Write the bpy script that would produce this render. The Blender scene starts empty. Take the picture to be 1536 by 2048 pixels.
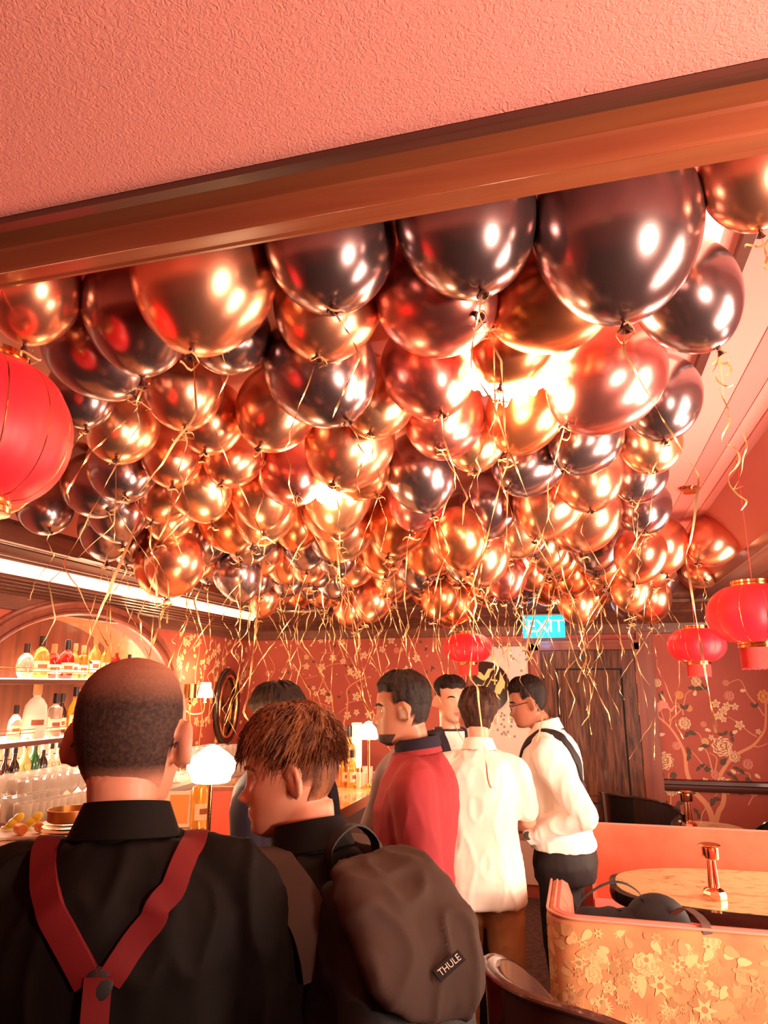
import bpy, bmesh, math, random
import numpy as np
from mathutils import Vector, Matrix, noise
from mathutils.bvhtree import BVHTree
random.seed(7)
C = bpy.context.scene.collection
SC = bpy.context.scene
PI = math.pi
# ------------------------------------------------------------------ camera
CH = 1.70; FP = 1395.0; PITCH = math.radians(13.85); YAW = math.radians(15.3)
cd = bpy.data.cameras.new('camera'); cam = bpy.data.objects.new('camera', cd); C.objects.link(cam)
cam.location = (0, 0, CH); cam.rotation_euler = (PI/2+PITCH, 0, YAW)
cd.sensor_fit = 'VERTICAL'; cd.sensor_height = 36; cd.lens = FP/2048*36; cd.clip_start = .02; cd.clip_end = 60
SC.camera = cam
# ------------------------------------------------------------------ world, exposure
w = bpy.data.worlds.new('world'); SC.world = w; w.use_nodes = True
w.node_tree.nodes['Background'].inputs[0].default_value = (1, .45, .36, 1)
w.node_tree.nodes['Background'].inputs[1].default_value = .03
SC.view_settings.view_transform = 'Standard'; SC.view_settings.look = 'None'
SC.view_settings.exposure = 0.6; SC.view_settings.gamma = 1
# ------------------------------------------------------------------ lights
def point(loc, e, col=(1,.62,.36), r=.06, name='lamp_light'):
    l = bpy.data.lights.new(name, 'POINT'); l.energy = e; l.color = col; l.shadow_soft_size = r
    o = bpy.data.objects.new(name, l); C.objects.link(o); o.location = loc; return o
def area(loc, target, sx, sy, e, col=(1,.62,.4), name='area_light'):
    l = bpy.data.lights.new(name, 'AREA'); l.shape = 'RECTANGLE'; l.size = sx; l.size_y = sy; l.energy = e; l.color = col
    o = bpy.data.objects.new(name, l); C.objects.link(o); o.location = loc
    o.rotation_euler = (Vector(target)-Vector(loc)).to_track_quat('-Z', 'Y').to_euler(); return o
WARM = (1, .56, .34)
L_CH = 9
l_ = area((1.84, 1.45, 1.45), (-.6, 3.2, 1.9), .6, 1.5, 62, (1, .72, .56), 'daylight_window_light'); l_.data.spread = 2.0  # added side source for the tall balloon highlights, no window known here
area((1.84, 4.1, 1.45), (-.8, 4.0, 1.6), .9, 1.5, 48, (1, .68, .50), 'rear_window_light')  # second added side source, lifts the people on the right
sp = bpy.data.lights.new('wall_lamp_light', 'SPOT'); sp.energy = 115; sp.color = (1, .66, .50); sp.spot_size = 2.2; sp.spot_blend = .8; sp.shadow_soft_size = .08
so = bpy.data.objects.new('wall_lamp_light', sp); C.objects.link(so); so.location = (1.0, .15, 1.75); so.rotation_euler = (Vector((.1,.45,2.4))-so.location).to_track_quat('-Z','Y').to_euler()
area((-2.95, 4.05, 2.08), (-2.7, 4.0, 1.1), .3, 1.6, 5, (1, .62, .38), 'back_bar_light')
area((-3.32, 4.05, 1.335), (-3.0, 4.05, 1.0), 1.8, .04, 42, (1, .74, .50), 'under_shelf_light')
area((-2.2, 3.4, 2.32), (-2.4, 3.4, 1.0), .2, 2.4, 14, (1, .66, .44), 'bar_ceiling_light')
s2 = bpy.data.lights.new('cove_uplight', 'SPOT'); s2.energy = 120; s2.color = (1, .68, .56); s2.spot_size = 1.3; s2.spot_blend = 1; s2.shadow_soft_size = .1  # added spot without a fixture, brightens the pale ceiling on the right
s3 = bpy.data.objects.new('cove_uplight', s2); C.objects.link(s3); s3.location = (1.75, 2.3, 1.5); s3.rotation_euler = (Vector((.75,2.3,2.6))-s3.location).to_track_quat('-Z','Y').to_euler()
area((-.4, 5.3, 2.3), (-.3, 5.6, 0), 1.6, .3, 16, (1, .55, .38), 'end_wall_light')
# ------------------------------------------------------------------ pixel helpers (measuring the place)
fw = Vector((-math.sin(YAW)*math.cos(PITCH), math.cos(YAW)*math.cos(PITCH), math.sin(PITCH)))
rt = Vector((math.cos(YAW), math.sin(YAW), 0)); upv = rt.cross(fw)
fh = Vector((-math.sin(YAW), math.cos(YAW), 0)); O = Vector((0, 0, CH))
def ray(x, y): return (fw*FP + rt*(x-768) + upv*(1024-y)).normalized()
def atz(x, y, z): d = ray(x, y); return O + d*((z-CH)/d.z)
def atX(x, y, X): d = ray(x, y); return O + d*(X/d.x)
def atY(x, y, Y): d = ray(x, y); return O + d*(Y/d.y)
def atF(x, y, f): d = ray(x, y); return O + d*(f/d.dot(fh))
def pix(P):
    v = Vector(P)-O; c = v.dot(fw); return (768+FP*v.dot(rt)/c, 1024-FP*v.dot(upv)/c)
# ------------------------------------------------------------------ materials
MATS = {}
def mat(name, col, rough=.5, metal=0, emit=None, es=0, trans=0, ior=1.45, coat=0, spec=.5, alpha=1, bump=None, mix=None, sheen=0, sss=0):
    """bump=(scale,strength,dist,kind)  mix=(col2,scale,lo,hi,stretch)"""
    if name in MATS: return MATS[name]
    m = bpy.data.materials.new(name); m.use_nodes = True; nt = m.node_tree; b = nt.nodes['Principled BSDF']
    I = b.inputs
    I['Base Color'].default_value = (*col, 1); I['Roughness'].default_value = rough; I['Metallic'].default_value = metal
    I['Transmission Weight'].default_value = trans; I['IOR'].default_value = ior; I['Coat Weight'].default_value = coat
    I['Coat Roughness'].default_value = .08
    I['Specular IOR Level'].default_value = spec; I['Alpha'].default_value = alpha; I['Sheen Weight'].default_value = sheen
    I['Subsurface Weight'].default_value = sss
    if sss: I['Subsurface Radius'].default_value = (.02, .008, .004); I['Subsurface Scale'].default_value = .5
    if emit: I['Emission Color'].default_value = (*emit, 1); I['Emission Strength'].default_value = es
    tc = nt.nodes.new('ShaderNodeTexCoord')
    if mix:
        mp = nt.nodes.new('ShaderNodeMapping'); nt.links.new(tc.outputs['Object'], mp.inputs[0]); mp.inputs['Scale'].default_value = mix[4] if len(mix) > 4 else (1,1,1)
        n = nt.nodes.new('ShaderNodeTexNoise'); n.inputs['Scale'].default_value = mix[1]; n.inputs['Detail'].default_value = 5; n.inputs['Distortion'].default_value = mix[5] if len(mix) > 5 else 0
        nt.links.new(mp.outputs[0], n.inputs['Vector'])
        r = nt.nodes.new('ShaderNodeValToRGB'); r.color_ramp.elements[0].position = mix[2]; r.color_ramp.elements[1].position = mix[3]
        r.color_ramp.elements[0].color = (*col, 1); r.color_ramp.elements[1].color = (*mix[0], 1)
        nt.links.new(n.outputs['Fac'], r.inputs[0]); nt.links.new(r.outputs[0], I['Base Color'])
    if bump:
        n = nt.nodes.new('ShaderNodeTexNoise'); n.inputs['Scale'].default_value = bump[0]; n.inputs['Detail'].default_value = 4; n.inputs['Distortion'].default_value = bump[3] if len(bump) > 3 else 0
        nt.links.new(tc.outputs['Object'], n.inputs['Vector'])
        bp = nt.nodes.new('ShaderNodeBump'); bp.inputs['Strength'].default_value = bump[1]; bp.inputs['Distance'].default_value = bump[2]
        nt.links.new(n.outputs['Fac'], bp.inputs['Height']); nt.links.new(bp.outputs[0], I['Normal'])
    MATS[name] = m; return m
def wood(name, c1, c2, rough=.35, sc=6, st=(1,1,.08), coat=.3):
    return mat(name, c1, rough, mix=(c2, sc, .35, .65, st, 1.5), coat=coat)
M_STUCCO = mat('pink_textured_plaster', (.80,.30,.25), .75, bump=(125, .5, .0045, 1.8))
M_CEIL = mat('pink_painted_ceiling', (.74,.30,.25), .6)
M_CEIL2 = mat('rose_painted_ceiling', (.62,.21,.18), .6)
M_BEAM = wood('reddish_brown_lacquered_timber', (.24,.055,.025), (.34,.10,.04), .25, 5, (.12,3,3))
M_BEAMD = wood('dark_brown_timber', (.06,.018,.012), (.10,.03,.02), .4, 5, (.12,3,3))
M_BLACK = mat('black_recess', (.01,.006,.006), .7)
M_CORN = wood('brown_cornice_timber', (.13,.045,.03), (.2,.075,.045), .35, 4, (3,.1,3))
M_WALL = mat('oxblood_wallpaper', (.38,.07,.045), .6, mix=((.45,.09,.055), 3, .3, .7))
M_WALLP = mat('plain_red_wall', (.35,.07,.05), .6)
M_DOOR = wood('dark_walnut_door', (.035,.012,.007), (.17,.06,.03), .3, 5, (6,1,.55), .5)
M_FRAME = wood('red_brown_door_frame', (.20,.045,.025), (.27,.07,.04), .35, 4, (3,3,.2))
M_FLOOR = mat('dark_carpet', (.05,.02,.015), .9, mix=((.10,.04,.025), 30, .4, .6))
M_BRASS = mat('polished_brass', (.9,.52,.22), .16, 1)
M_BRASSD = mat('aged_brass', (.55,.28,.10), .28, 1)
M_COPPER = mat('rose_copper_metal', (.95,.50,.33), .15, 1)
M_GLASS = mat('clear_glass', (1,.95,.9), .06, trans=.72, ior=1.3)
M_LAMP = mat('glowing_lamp_glass', (1,.9,.75), .4, emit=(1,.72,.42), es=22)
M_CANDLE = mat('glowing_small_shade', (1,.9,.7), .4, emit=(1,.62,.30), es=12)
M_STRIP = mat('cornice_light_cover', (1,.8,.65), .4, emit=(1,.50,.30), es=1.6)
M_SHELFL = mat('shelf_light', (1,.8,.6), .4, emit=(1,.6,.36), es=7)
# ------------------------------------------------------------------ mesh collector
def catmull(P, n=6):
    P = [Vector(p) for p in P]; out = []
    for i in range(len(P)-1):
        a = P[max(i-1,0)]; b = P[i]; c = P[i+1]; d = P[min(i+2, len(P)-1)]
        for k in range(n):
            t = k/n; out.append(.5*((2*b)+(c-a)*t+(2*a-5*b+4*c-d)*t*t+(3*b-a-3*c+d)*t**3))
    out.append(P[-1]); return out
def lerpl(vals, n=6):
    out = []
    for i in range(len(vals)-1):
        for k in range(n): out.append(vals[i]+(vals[i+1]-vals[i])*k/n)
    out.append(vals[-1]); return out
class MB:
    def __init__(s): s.v = []; s.f = []; s.m = []; s.mats = []
    def mi(s, m):
        if m is None: return 0
        if m not in s.mats: s.mats.append(m)
        return s.mats.index(m)
    def add(s, vs, fs, m=None):
        o = len(s.v); k = s.mi(m); s.v += [tuple(v) for v in vs]
        for f in fs: s.f.append(tuple(i+o for i in f)); s.m.append(k)
        return s
    def box(s, a, b, m=None, M=None):
        x0,y0,z0 = a; x1,y1,z1 = b
        vs = [(x0,y0,z0),(x1,y0,z0),(x1,y1,z0),(x0,y1,z0),(x0,y0,z1),(x1,y0,z1),(x1,y1,z1),(x0,y1,z1)]
        if M: vs = [M @ Vector(v) for v in vs]
        return s.add(vs, [(0,3,2,1),(4,5,6,7),(0,1,5,4),(1,2,6,5),(2,3,7,6),(3,0,4,7)], m)
    def lathe(s, prof, c=(0,0,0), n=24, m=None, M=None, sx=1, sy=1):
        vs = []; fs = []
        for r, z in prof:
            for k in range(n):
                a = 2*PI*k/n; p = Vector((r*sx*math.cos(a), r*sy*math.sin(a), z)); vs.append((M @ p if M else p)+Vector(c))
        for i in range(len(prof)-1):
            for k in range(n):
                k2 = (k+1) % n; fs.append((i*n+k, i*n+k2, (i+1)*n+k2, (i+1)*n+k))
        if prof[0][0] > 1e-6: fs.append(tuple(range(n-1, -1, -1)))
        if prof[-1][0] > 1e-6: fs.append(tuple((len(prof)-1)*n+k for k in range(n)))
        return s.add(vs, fs, m)
    def tube(s, path, rad, n=8, m=None, caps=True):
        path = [Vector(p) for p in path]; L = len(path)
        rad = rad if isinstance(rad, (list, tuple)) else [rad]*L
        t0 = (path[1]-path[0]).normalized(); N = t0.orthogonal().normalized(); vs = []; fs = []
        for i, p in enumerate(path):
            t = (path[min(i+1,L-1)]-path[max(i-1,0)]).normalized()
            N = (N-t*N.dot(t)).normalized(); B = t.cross(N)
            for k in range(n):
                a = 2*PI*k/n; vs.append(p+(N*math.cos(a)+B*math.sin(a))*rad[i])
        for i in range(L-1):
            for k in range(n):
                k2 = (k+1) % n; fs.append((i*n+k, i*n+k2, (i+1)*n+k2, (i+1)*n+k))
        if caps: fs.append(tuple(range(n-1,-1,-1))); fs.append(tuple((L-1)*n+k for k in range(n)))
        return s.add(vs, fs, m)
    def rings(s, rings, m=None, caps=True, closed=True):
        n = len(rings[0]); vs = [p for r in rings for p in r]; fs = []
        for i in range(len(rings)-1):
            for k in range(n if closed else n-1):
                k2 = (k+1) % n; fs.append((i*n+k, i*n+k2, (i+1)*n+k2, (i+1)*n+k))
        if caps: fs.append(tuple(range(n-1,-1,-1))); fs.append(tuple((len(rings)-1)*n+k for k in range(n)))
        return s.add(vs, fs, m)
    def ell(s, c, r, n=14, m=None, M=None):
        prof = [(math.sin(PI*i/n), -math.cos(PI*i/n)) for i in range(n+1)]; prof[0] = (0,-1); prof[-1] = (0,1)
        vs = []; k0 = 2*n; fs = []
        for a, z in prof:
            for k in range(k0):
                t = 2*PI*k/k0; p = Vector((a*math.cos(t)*r[0], a*math.sin(t)*r[1], z*r[2])); vs.append((M @ p if M else p)+Vector(c))
        for i in range(n):
            for k in range(k0):
                k2 = (k+1) % k0; fs.append((i*k0+k, i*k0+k2, (i+1)*k0+k2, (i+1)*k0+k))
        return s.add(vs, fs, m)
    def extr(s, poly, axis, a, b, m=None):
        """poly of 2D points, extruded along axis ('x','y','z') from a to b"""
        def P(u, v, t): return {'x': (t,u,v), 'y': (u,t,v), 'z': (u,v,t)}[axis]
        n = len(poly); vs = [P(u,v,a) for u,v in poly]+[P(u,v,b) for u,v in poly]
        fs = [tuple(range(n)), tuple(range(2*n-1, n-1, -1))]+[(i, (i+1)%n, n+(i+1)%n, n+i) for i in range(n)]
        return s.add(vs, fs, m)
    def build(s, name, m=None, parent=None, smooth=True, loc=None, rot=None, weld=False, bevel=0, angle=40):
        me = bpy.data.meshes.new(name); me.from_pydata(s.v, [], s.f)
        mats = s.mats if s.mats else [m]
        for x in mats:
            if x: me.materials.append(x)
        if s.mats: me.polygons.foreach_set('material_index', s.m)
        bm = bmesh.new(); bm.from_mesh(me)
        if weld: bmesh.ops.remove_doubles(bm, verts=bm.verts, dist=1e-5)
        bmesh.ops.recalc_face_normals(bm, faces=bm.faces)
        if bevel: bmesh.ops.bevel(bm, geom=[e for e in bm.edges if len(e.link_faces) == 2 and e.calc_face_angle(0) > .5], offset=bevel, segments=2, affect='EDGES', profile=.6)
        bm.to_mesh(me); bm.free()
        if smooth:
            me.polygons.foreach_set('use_smooth', [True]*len(me.polygons))
            try: me.set_sharp_from_angle(angle=math.radians(angle))
            except Exception: pass
        o = bpy.data.objects.new(name, me); C.objects.link(o)
        if loc is not None: o.location = loc
        if rot is not None: o.rotation_euler = rot
        if parent: o.parent = parent
        return o
def tag(o, label, cat, group=None, kind=None):
    o['label'] = label; o['category'] = cat
    if group: o['group'] = group
    if kind: o['kind'] = kind
    return o
def empty(name, loc, rz=0, label=None, cat=None, group=None):
    o = bpy.data.objects.new(name, None); C.objects.link(o); o.location = loc; o.rotation_euler = (0,0,rz)
    if label: tag(o, label, cat, group)
    return o
KIDS = {}
def dup(root, loc=None, rz=None, label=None, scale=None):
    r = root.copy(); C.objects.link(r)
    if loc is not None: r.location = loc
    if rz is not None: r.rotation_euler = (0,0,rz)
    if label: r['label'] = label
    if scale: r.scale = scale
    for ch in KIDS.setdefault(root.name, [c for c in bpy.data.objects if c.parent == root]):
        c = ch.copy(); C.objects.link(c); c.parent = r
        for g in KIDS.setdefault(ch.name, [d for d in bpy.data.objects if d.parent == ch]):
            d = g.copy(); C.objects.link(d); d.parent = c
    return r
def struct(o): o['kind'] = 'structure'; return o
# ------------------------------------------------------------------ wallpaper / textile pattern
class Decal:
    """flat coloured shapes printed on a surface; fmap(u, v, h) gives the 3D point"""
    def __init__(s, mb, fmap): s.mb = mb; s.fm = fmap; s.h = .0005; s.dh = .0000025
    def poly(s, pts, m, h=None):
        s.h += s.dh; hh = s.h if h is None else h
        cu = sum(p[0] for p in pts)/len(pts); cv = sum(p[1] for p in pts)/len(pts)
        vs = [s.fm(cu, cv, hh)]+[s.fm(u, v, hh) for u, v in pts]; n = len(pts)
        s.mb.add(vs, [(0, 1+i, 1+(i+1) % n) for i in range(n)], m)
    def disc(s, u, v, r, m, lobes=0, amp=.12, rot=0, n=26, sy=1):
        s.poly([(u+r*(1+amp*math.cos(lobes*(2*PI*k/n)+rot))*math.cos(2*PI*k/n), v+sy*r*(1+amp*math.cos(lobes*(2*PI*k/n)+rot))*math.sin(2*PI*k/n)) for k in range(n)], m)
    def branch(s, P, w0, w1, m):
        Q = catmull([(p[0], p[1], 0) for p in P], 6); L = len(Q); vs = []; s.h += s.dh
        for i, q in enumerate(Q):
            t = (Q[min(i+1,L-1)]-Q[max(i-1,0)]).normalized(); w = (w0+(w1-w0)*i/(L-1))/2
            vs += [s.fm(q.x-t.y*w, q.y+t.x*w, s.h), s.fm(q.x+t.y*w, q.y-t.x*w, s.h)]
        s.mb.add(vs, [(2*i, 2*i+1, 2*i+3, 2*i+2) for i in range(L-1)], m)
    def leaf(s, u, v, l, a, m, w=.35):
        ca, sa = math.cos(a), math.sin(a); pts = []
        for k in range(12):
            t = 2*PI*k/12; x = l*(.5+.5*math.cos(t)); y = w*l*.8*math.sin(t)*(1-.4*math.cos(t))
            pts.append((u+x*ca-y*sa, v+x*sa+y*ca))
        s.poly(pts, m)
    def peony(s, u, v, r, m, dark):
        a = random.random()*6
        for i, k in enumerate((1, .88, .80, .67, .58, .45, .36, .24, .15)):
            s.disc(u+.05*r*math.sin(i*2+a), v+(.10*r if i > 2 else 0)*(i/8), r*k, m if i % 2 == 0 else dark, 9 if k > .5 else 5, .10, a+i, 36 if k > .5 else 20)
    def blossom(s, u, v, r, m, dark):
        a = random.random()*6
        s.disc(u, v, r, m, 5, .28, a, 30); s.disc(u, v, r*.62, dark, 5, .25, a, 20); s.disc(u, v, r*.5, m, 5, .25, a, 20); s.disc(u, v, r*.2, dark, n=8)
    def daisy(s, u, v, r, m, dark, n=11):
        pts = []
        for k in range(2*n): rr = r if k % 2 == 0 else r*.42; pts.append((u+rr*math.cos(PI*k/n), v+rr*math.sin(PI*k/n)))
        s.poly(pts, m); s.disc(u, v, r*.25, dark, n=10)
# ================================================================== ROOM
XL, XR, YF, ZS, ZT = -3.15, 1.9, 6.4, 2.41, 2.62       # left wall, right wall, far wall, soffit, tray ceiling
TX0, TX1, TY0, TY1 = -2.69, .90, .86, 6.0
b = MB(); b.box((-4.2,-2.2,-.05), (2.4,6.9,0), M_FLOOR); struct(b.build('floor', smooth=False))
# ceiling: near soffit, perimeter soffit, tray
b = MB()
b.box((-3.9,-2.2,2.40), (2.2,.748,2.5), M_STUCCO)
b.box((-3.9,.86,ZS), (TX0-.001,6.6,2.5), M_BEAMD); b.box((TX1,.86,2.39), (2.2,6.6,2.5), M_CORN); b.box((TX0,TY1,ZS), (TX1,6.6,2.5), M_CORN)
b.box((TX0-.2,.86,ZT), (TX1+.2,TY1+.2,ZT+.05), M_CEIL)
b.box((TX0-.03,.86,ZS+.001), (TX0-.002,TY1,ZT), M_CEIL); b.box((TX0,TY1,ZS), (TX1,TY1+.03,ZT), M_CEIL2)
b.box((TX0,.862,2.38), (TX1,.88,ZT), M_CEIL2)
# right stepped cove: steps in the ceiling then a sloping face
for x0, x1, z, m in ((.54,.62,2.618,M_CEIL2),(.62,.68,2.616,M_CEIL),(.68,.74,2.612,M_CEIL2)):
    b.box((x0,.88,z), (.95 if x0 > .65 else x1,TY1,ZT), m)
b.extr([(.72,2.612),(.72,ZT),(.95,ZT),(.95,2.39),(.90,2.39)], 'y', .88, TY1, M_CEIL2)
b.box((.385,.9,2.60), (.41,2.3,ZT), M_BEAMD); b.box((.29,.9,2.612), (.345,1.9,ZT), M_STRIP)
struct(b.build('ceiling', smooth=False))
# header beam across the opening
b = MB()
b.extr([(.748,2.40),(.748,2.388),(.766,2.388),(.768,2.40)], 'x', -3.9, 2.2, M_BEAMD)
b.box((-3.9,.768,2.44), (2.2,.803,2.5), M_BLACK); b.extr([(.748,2.399),(.748,2.5),(.771,2.5),(.768,2.399)], 'x', -3.9, 2.2, M_BLACK)
b.extr([(.803,2.45),(.803,2.390),(.807,2.386),(.817,2.362),(.820,2.358),(.822,2.3585),(.823,2.360),(.849,2.360),(.853,2.357),(.858,2.357),(.862,2.362),(.862,2.5),(.803,2.5)], 'x', -3.9, 2.2, M_BEAM)
struct(b.build('trim_1', smooth=False))
# cornice profiles (distance from the wall d, z)
def cornice(name, fn, a, bb, ext):
    b = MB()
    def pr(poly, m): fn(b, poly, a, bb, m)
    pr([(.47,2.41),(.47,2.385),(.455,2.38),(.455,2.50)], M_CORN)
    pr([(.455,2.41),(.455,2.405),(.42,2.405),(.42,2.41)], M_BLACK)
    pr([(.42,2.41),(.42,2.385),(.41,2.382),(.40,2.385),(.40,2.41)], M_CORN)
    pr([(.40,2.41),(.40,2.402),(.375,2.402),(.375,2.41)], M_BLACK)
    pr([(.375,2.41),(.375,2.382),(.27,2.372),(.265,2.36),(.245,2.36),(.24,2.372),(.225,2.372),(.22,2.355),(.20,2.352),(.20,2.41)], M_CORN)
    pr([(.20,2.41),(.195,2.358),(.095,2.300),(.09,2.41)], M_STRIP)
    P = [(.095,2.41),(.095,2.297)]
    for i in range(5): z = 2.290-i*.018; d = .088-i*.015; P += [(d,z),(d+.006,z-.006),(d,z-.012)]
    P += [(.015,2.20),(.012,2.12),(0,2.115),(0,2.41)]
    pr(P, M_CORN)
    return struct(b.build(name, smooth=False))
cornice('trim_2', lambda b,P,a,c,m: b.extr([(XL+d,z) for d,z in P], 'y', a, c, m), .86, YF, 0)
def cf(b,P,a,c,m): b.extr([(YF-d,z) for d,z in P], 'x', a, c, (M_CORN if m is M_STRIP else m))
cornice('trim_3', cf, XL, XR, 0)
b = MB(); b.extr([(XR,2.41),(XR,2.15),(1.6,2.25),(1.45,2.33),(1.2,2.35),(1.15,2.38),(.95,2.37),(.91,2.35),(.89,2.40)], 'y', .86, YF, M_CORN); struct(b.build('trim_4', smooth=False))
# ---- left wall with the arched niche
AC, AW, AS, AB = 4.05, 1.0, 1.605, .545           # arch centre, half width, spring height, rise
def zarch(y, w=AW, rise=AB): t = (y-AC)/w; return AS+rise*math.sqrt(max(0, 1-t*t)) if abs(t) < 1 else 0
b = MB()
b.box((XL-.12,-2.2,0), (XL,AC-AW,2.6), M_WALL); b.box((XL-.12,AC+AW,0), (XL,6.6,2.6), M_WALL); b.box((XL-.12,AC-AW,0), (XL,AC+AW,.95), M_WALL)
N = 40
for i in range(N):
    y0 = AC-AW*math.cos(PI*i/N); y1 = AC-AW*math.cos(PI*(i+1)/N)
    z0 = max(AS, zarch(y0)); z1 = max(AS, zarch(y1))
    b.extr([(y0,z0),(y1,z1),(y1,2.6),(y0,2.6)], 'x', XL-.12, XL, M_WALL)
wl = b
dl = Decal(wl, lambda u, v, h: (XL+h, u, v))
M_CREAM = mat('print_cream', (.80,.55,.32), .6); M_GOLD = mat('print_gold', (.85,.55,.20), .6); M_LINE = mat('print_brown_line', (.35,.10,.05), .6)
M_GREEN = mat('print_dark_green', (.10,.055,.03), .6); M_PINK = mat('print_pink', (.75,.27,.2), .6); M_TAN = mat('print_tan_bark', (.72,.30,.15), .6); M_ORNG = mat('print_orange', (.85,.36,.10), .6)
rr = random.Random(3)
for k in range(9):
    y = 5.15+k*.14; z = 1.15+rr.random()*.3; P = [(y,z)]
    for j in range(5): y += rr.uniform(-.07,.10); z += rr.uniform(.1,.2); P.append((y, min(z,2.08)))
    dl.branch(P, .016, .005, M_GOLD)
    for q in P:
        for j in range(3):
            u, v = q[0]+rr.uniform(-.09,.09), min(q[1]+rr.uniform(-.09,.09), 2.08)
            if u < 5.16: continue
            t = rr.random()
            if t < .3: dl.blossom(u, v, rr.uniform(.02,.035), M_CREAM, M_LINE)
            elif t < .75: dl.leaf(u, v, rr.uniform(.04,.07), rr.random()*6.28, M_GOLD)
            else: dl.leaf(u, v, rr.uniform(.04,.06), rr.random()*6.28, M_PINK)
for k in range(5):
    for j in range(6):
        dl.leaf(2.75+rr.uniform(-.3,.2), 1.9+rr.uniform(-.5,.15), .05, rr.random()*6.28, M_CREAM)
struct(wl.build('wall_left', smooth=False))
# niche lining
b = MB()
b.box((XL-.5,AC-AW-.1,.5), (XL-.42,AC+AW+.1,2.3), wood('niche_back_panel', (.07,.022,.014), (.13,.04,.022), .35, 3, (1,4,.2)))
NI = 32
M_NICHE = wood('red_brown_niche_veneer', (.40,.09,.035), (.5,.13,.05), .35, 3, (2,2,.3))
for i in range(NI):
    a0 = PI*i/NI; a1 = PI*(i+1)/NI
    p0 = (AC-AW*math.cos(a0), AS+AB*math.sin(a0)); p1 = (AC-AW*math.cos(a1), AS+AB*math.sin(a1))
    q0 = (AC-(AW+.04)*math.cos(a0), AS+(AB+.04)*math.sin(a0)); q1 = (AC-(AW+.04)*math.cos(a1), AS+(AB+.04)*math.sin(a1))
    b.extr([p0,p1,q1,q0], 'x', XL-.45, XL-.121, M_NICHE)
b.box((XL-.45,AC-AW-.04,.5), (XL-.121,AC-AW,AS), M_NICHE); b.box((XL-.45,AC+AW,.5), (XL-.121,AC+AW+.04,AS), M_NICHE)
struct(b.build('trim_5', smooth=False))
# tiled splashback in the niche
b = MB(); M_TILE = mat('cream_tile', (.75,.45,.30), .25, coat=.3); M_GROUT = mat('dark_grout', (.12,.04,.03), .8)
b.box((XL-.42,3.0,.9), (XL-.405,5.1,1.33), M_GROUT)
for i in range(17):
    for j in range(4): b.box((XL-.405,3.06+i*.12,.95+j*.095), (XL-.398,3.06+i*.12+.112,.95+j*.095+.088), M_TILE)
struct(b.build('trim_6', smooth=False))
# arch moulding in front of the wall
prof = [(0,0),(0,.03),(.012,.045),(.024,.045),(.03,.03),(.045,.03),(.05,.055),(.075,.06),(.09,.05),(.095,.03),(.11,.02),(.115,0)]
path = [(AC-AW, .95)]+[(AC-AW*math.cos(PI*i/48), AS+AB*math.sin(PI*i/48)) for i in range(49)]+[(AC+AW, .95)]
rings = []
for i, (y, z) in enumerate(path):
    a = path[max(0,i-1)]; c = path[min(len(path)-1,i+1)]; t = Vector((c[0]-a[0], c[1]-a[1])).normalized(); nrm = Vector((-t.y, t.x))
    rings.append([(XL+h, y+nrm.x*(d-.01), z+nrm.y*(d-.01)) for d, h in prof])
b = MB(); b.rings(rings, M_FRAME); struct(b.build('trim_7', angle=25))
# ---- far wall
b = MB(); b.box((-3.3,YF,0), (2.05,YF+.12,2.6), M_WALL)
d = Decal(b, lambda u, v, h: (u, YF-h, v))
def W(sx, sy, sc, x0, y0):
    return lambda x, y: (lambda p: (p.x, p.z))(atY(x0+x/sx, y0+y/sx, YF))
Z8 = W(6, 6, 1, 1280, 1350)
px8 = (atY(1400,1450,YF)-atY(1401,1450,YF)).length/6
def br(Z, pts, w0, w1, m=M_TAN): d.branch([Z(*p) for p in pts], w0, w1, m)
br(Z8, [(880,1830),(860,1700),(800,1560),(700,1450),(640,1390),(600,1280),(560,1150),(545,1000),(530,930),(500,850),(440,740),(360,630),(290,560),(210,490)], 75*px8, 16*px8)
br(Z8, [(900,1830),(940,1650),(990,1560),(1010,1450),(1000,1330),(960,1220),(1030,1090),(1100,1000),(1200,930),(1350,850),(1440,750),(1500,640),(1510,450),(1505,330)], 62*px8, 20*px8)
for P in ([(360,630),(380,530),(480,430),(530,330),(560,220),(680,150)], [(870,1160),(760,1080),(660,960),(580,880)], [(870,1160),(820,960),(760,850),(720,720),(660,680)],
          [(900,1150),(920,1000),(830,930)], [(1400,740),(1300,680),(1200,590),(1060,500)], [(1490,490),(1400,360),(1290,230),(1200,60),(1060,100)], [(345,1700),(370,1500),(345,1300),(345,1180)],
          [(730,1760),(760,1640),(930,1420)], [(290,570),(160,460),(100,455)], [(160,370),(140,280),(60,200)], [(1340,850),(1430,860),(1530,820)], [(1300,1560),(1360,1450),(1420,1380)], [(1330,1300),(1300,1180),(1130,1180)], [(520,480),(500,400),(440,330)]):
    br(Z8, P, 17*px8, 8*px8)
for x, y, r, m in ((300,1030,108,M_CREAM),(990,860,118,M_CREAM),(530,580,75,M_CREAM),(1495,260,80,M_ORNG),(1130,980,66,M_CREAM),(1290,1070,60,M_PINK),(1020,1330,98,M_CREAM),(370,1370,80,M_CREAM),(780,800,44,M_GOLD),(590,400,42,M_ORNG),(470,240,52,M_ORNG),(1030,95,38,M_PINK),(205,95,52,M_CREAM),(680,80,62,M_CREAM),(900,1200,52,M_PINK),(440,850,50,M_PINK),(1070,250,60,M_PINK),(760,590,36,M_PINK),(1360,1410,50,M_PINK)):
    u, v = Z8(x, y); d.peony(u, v, r*px8, m, M_LINE)
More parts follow.
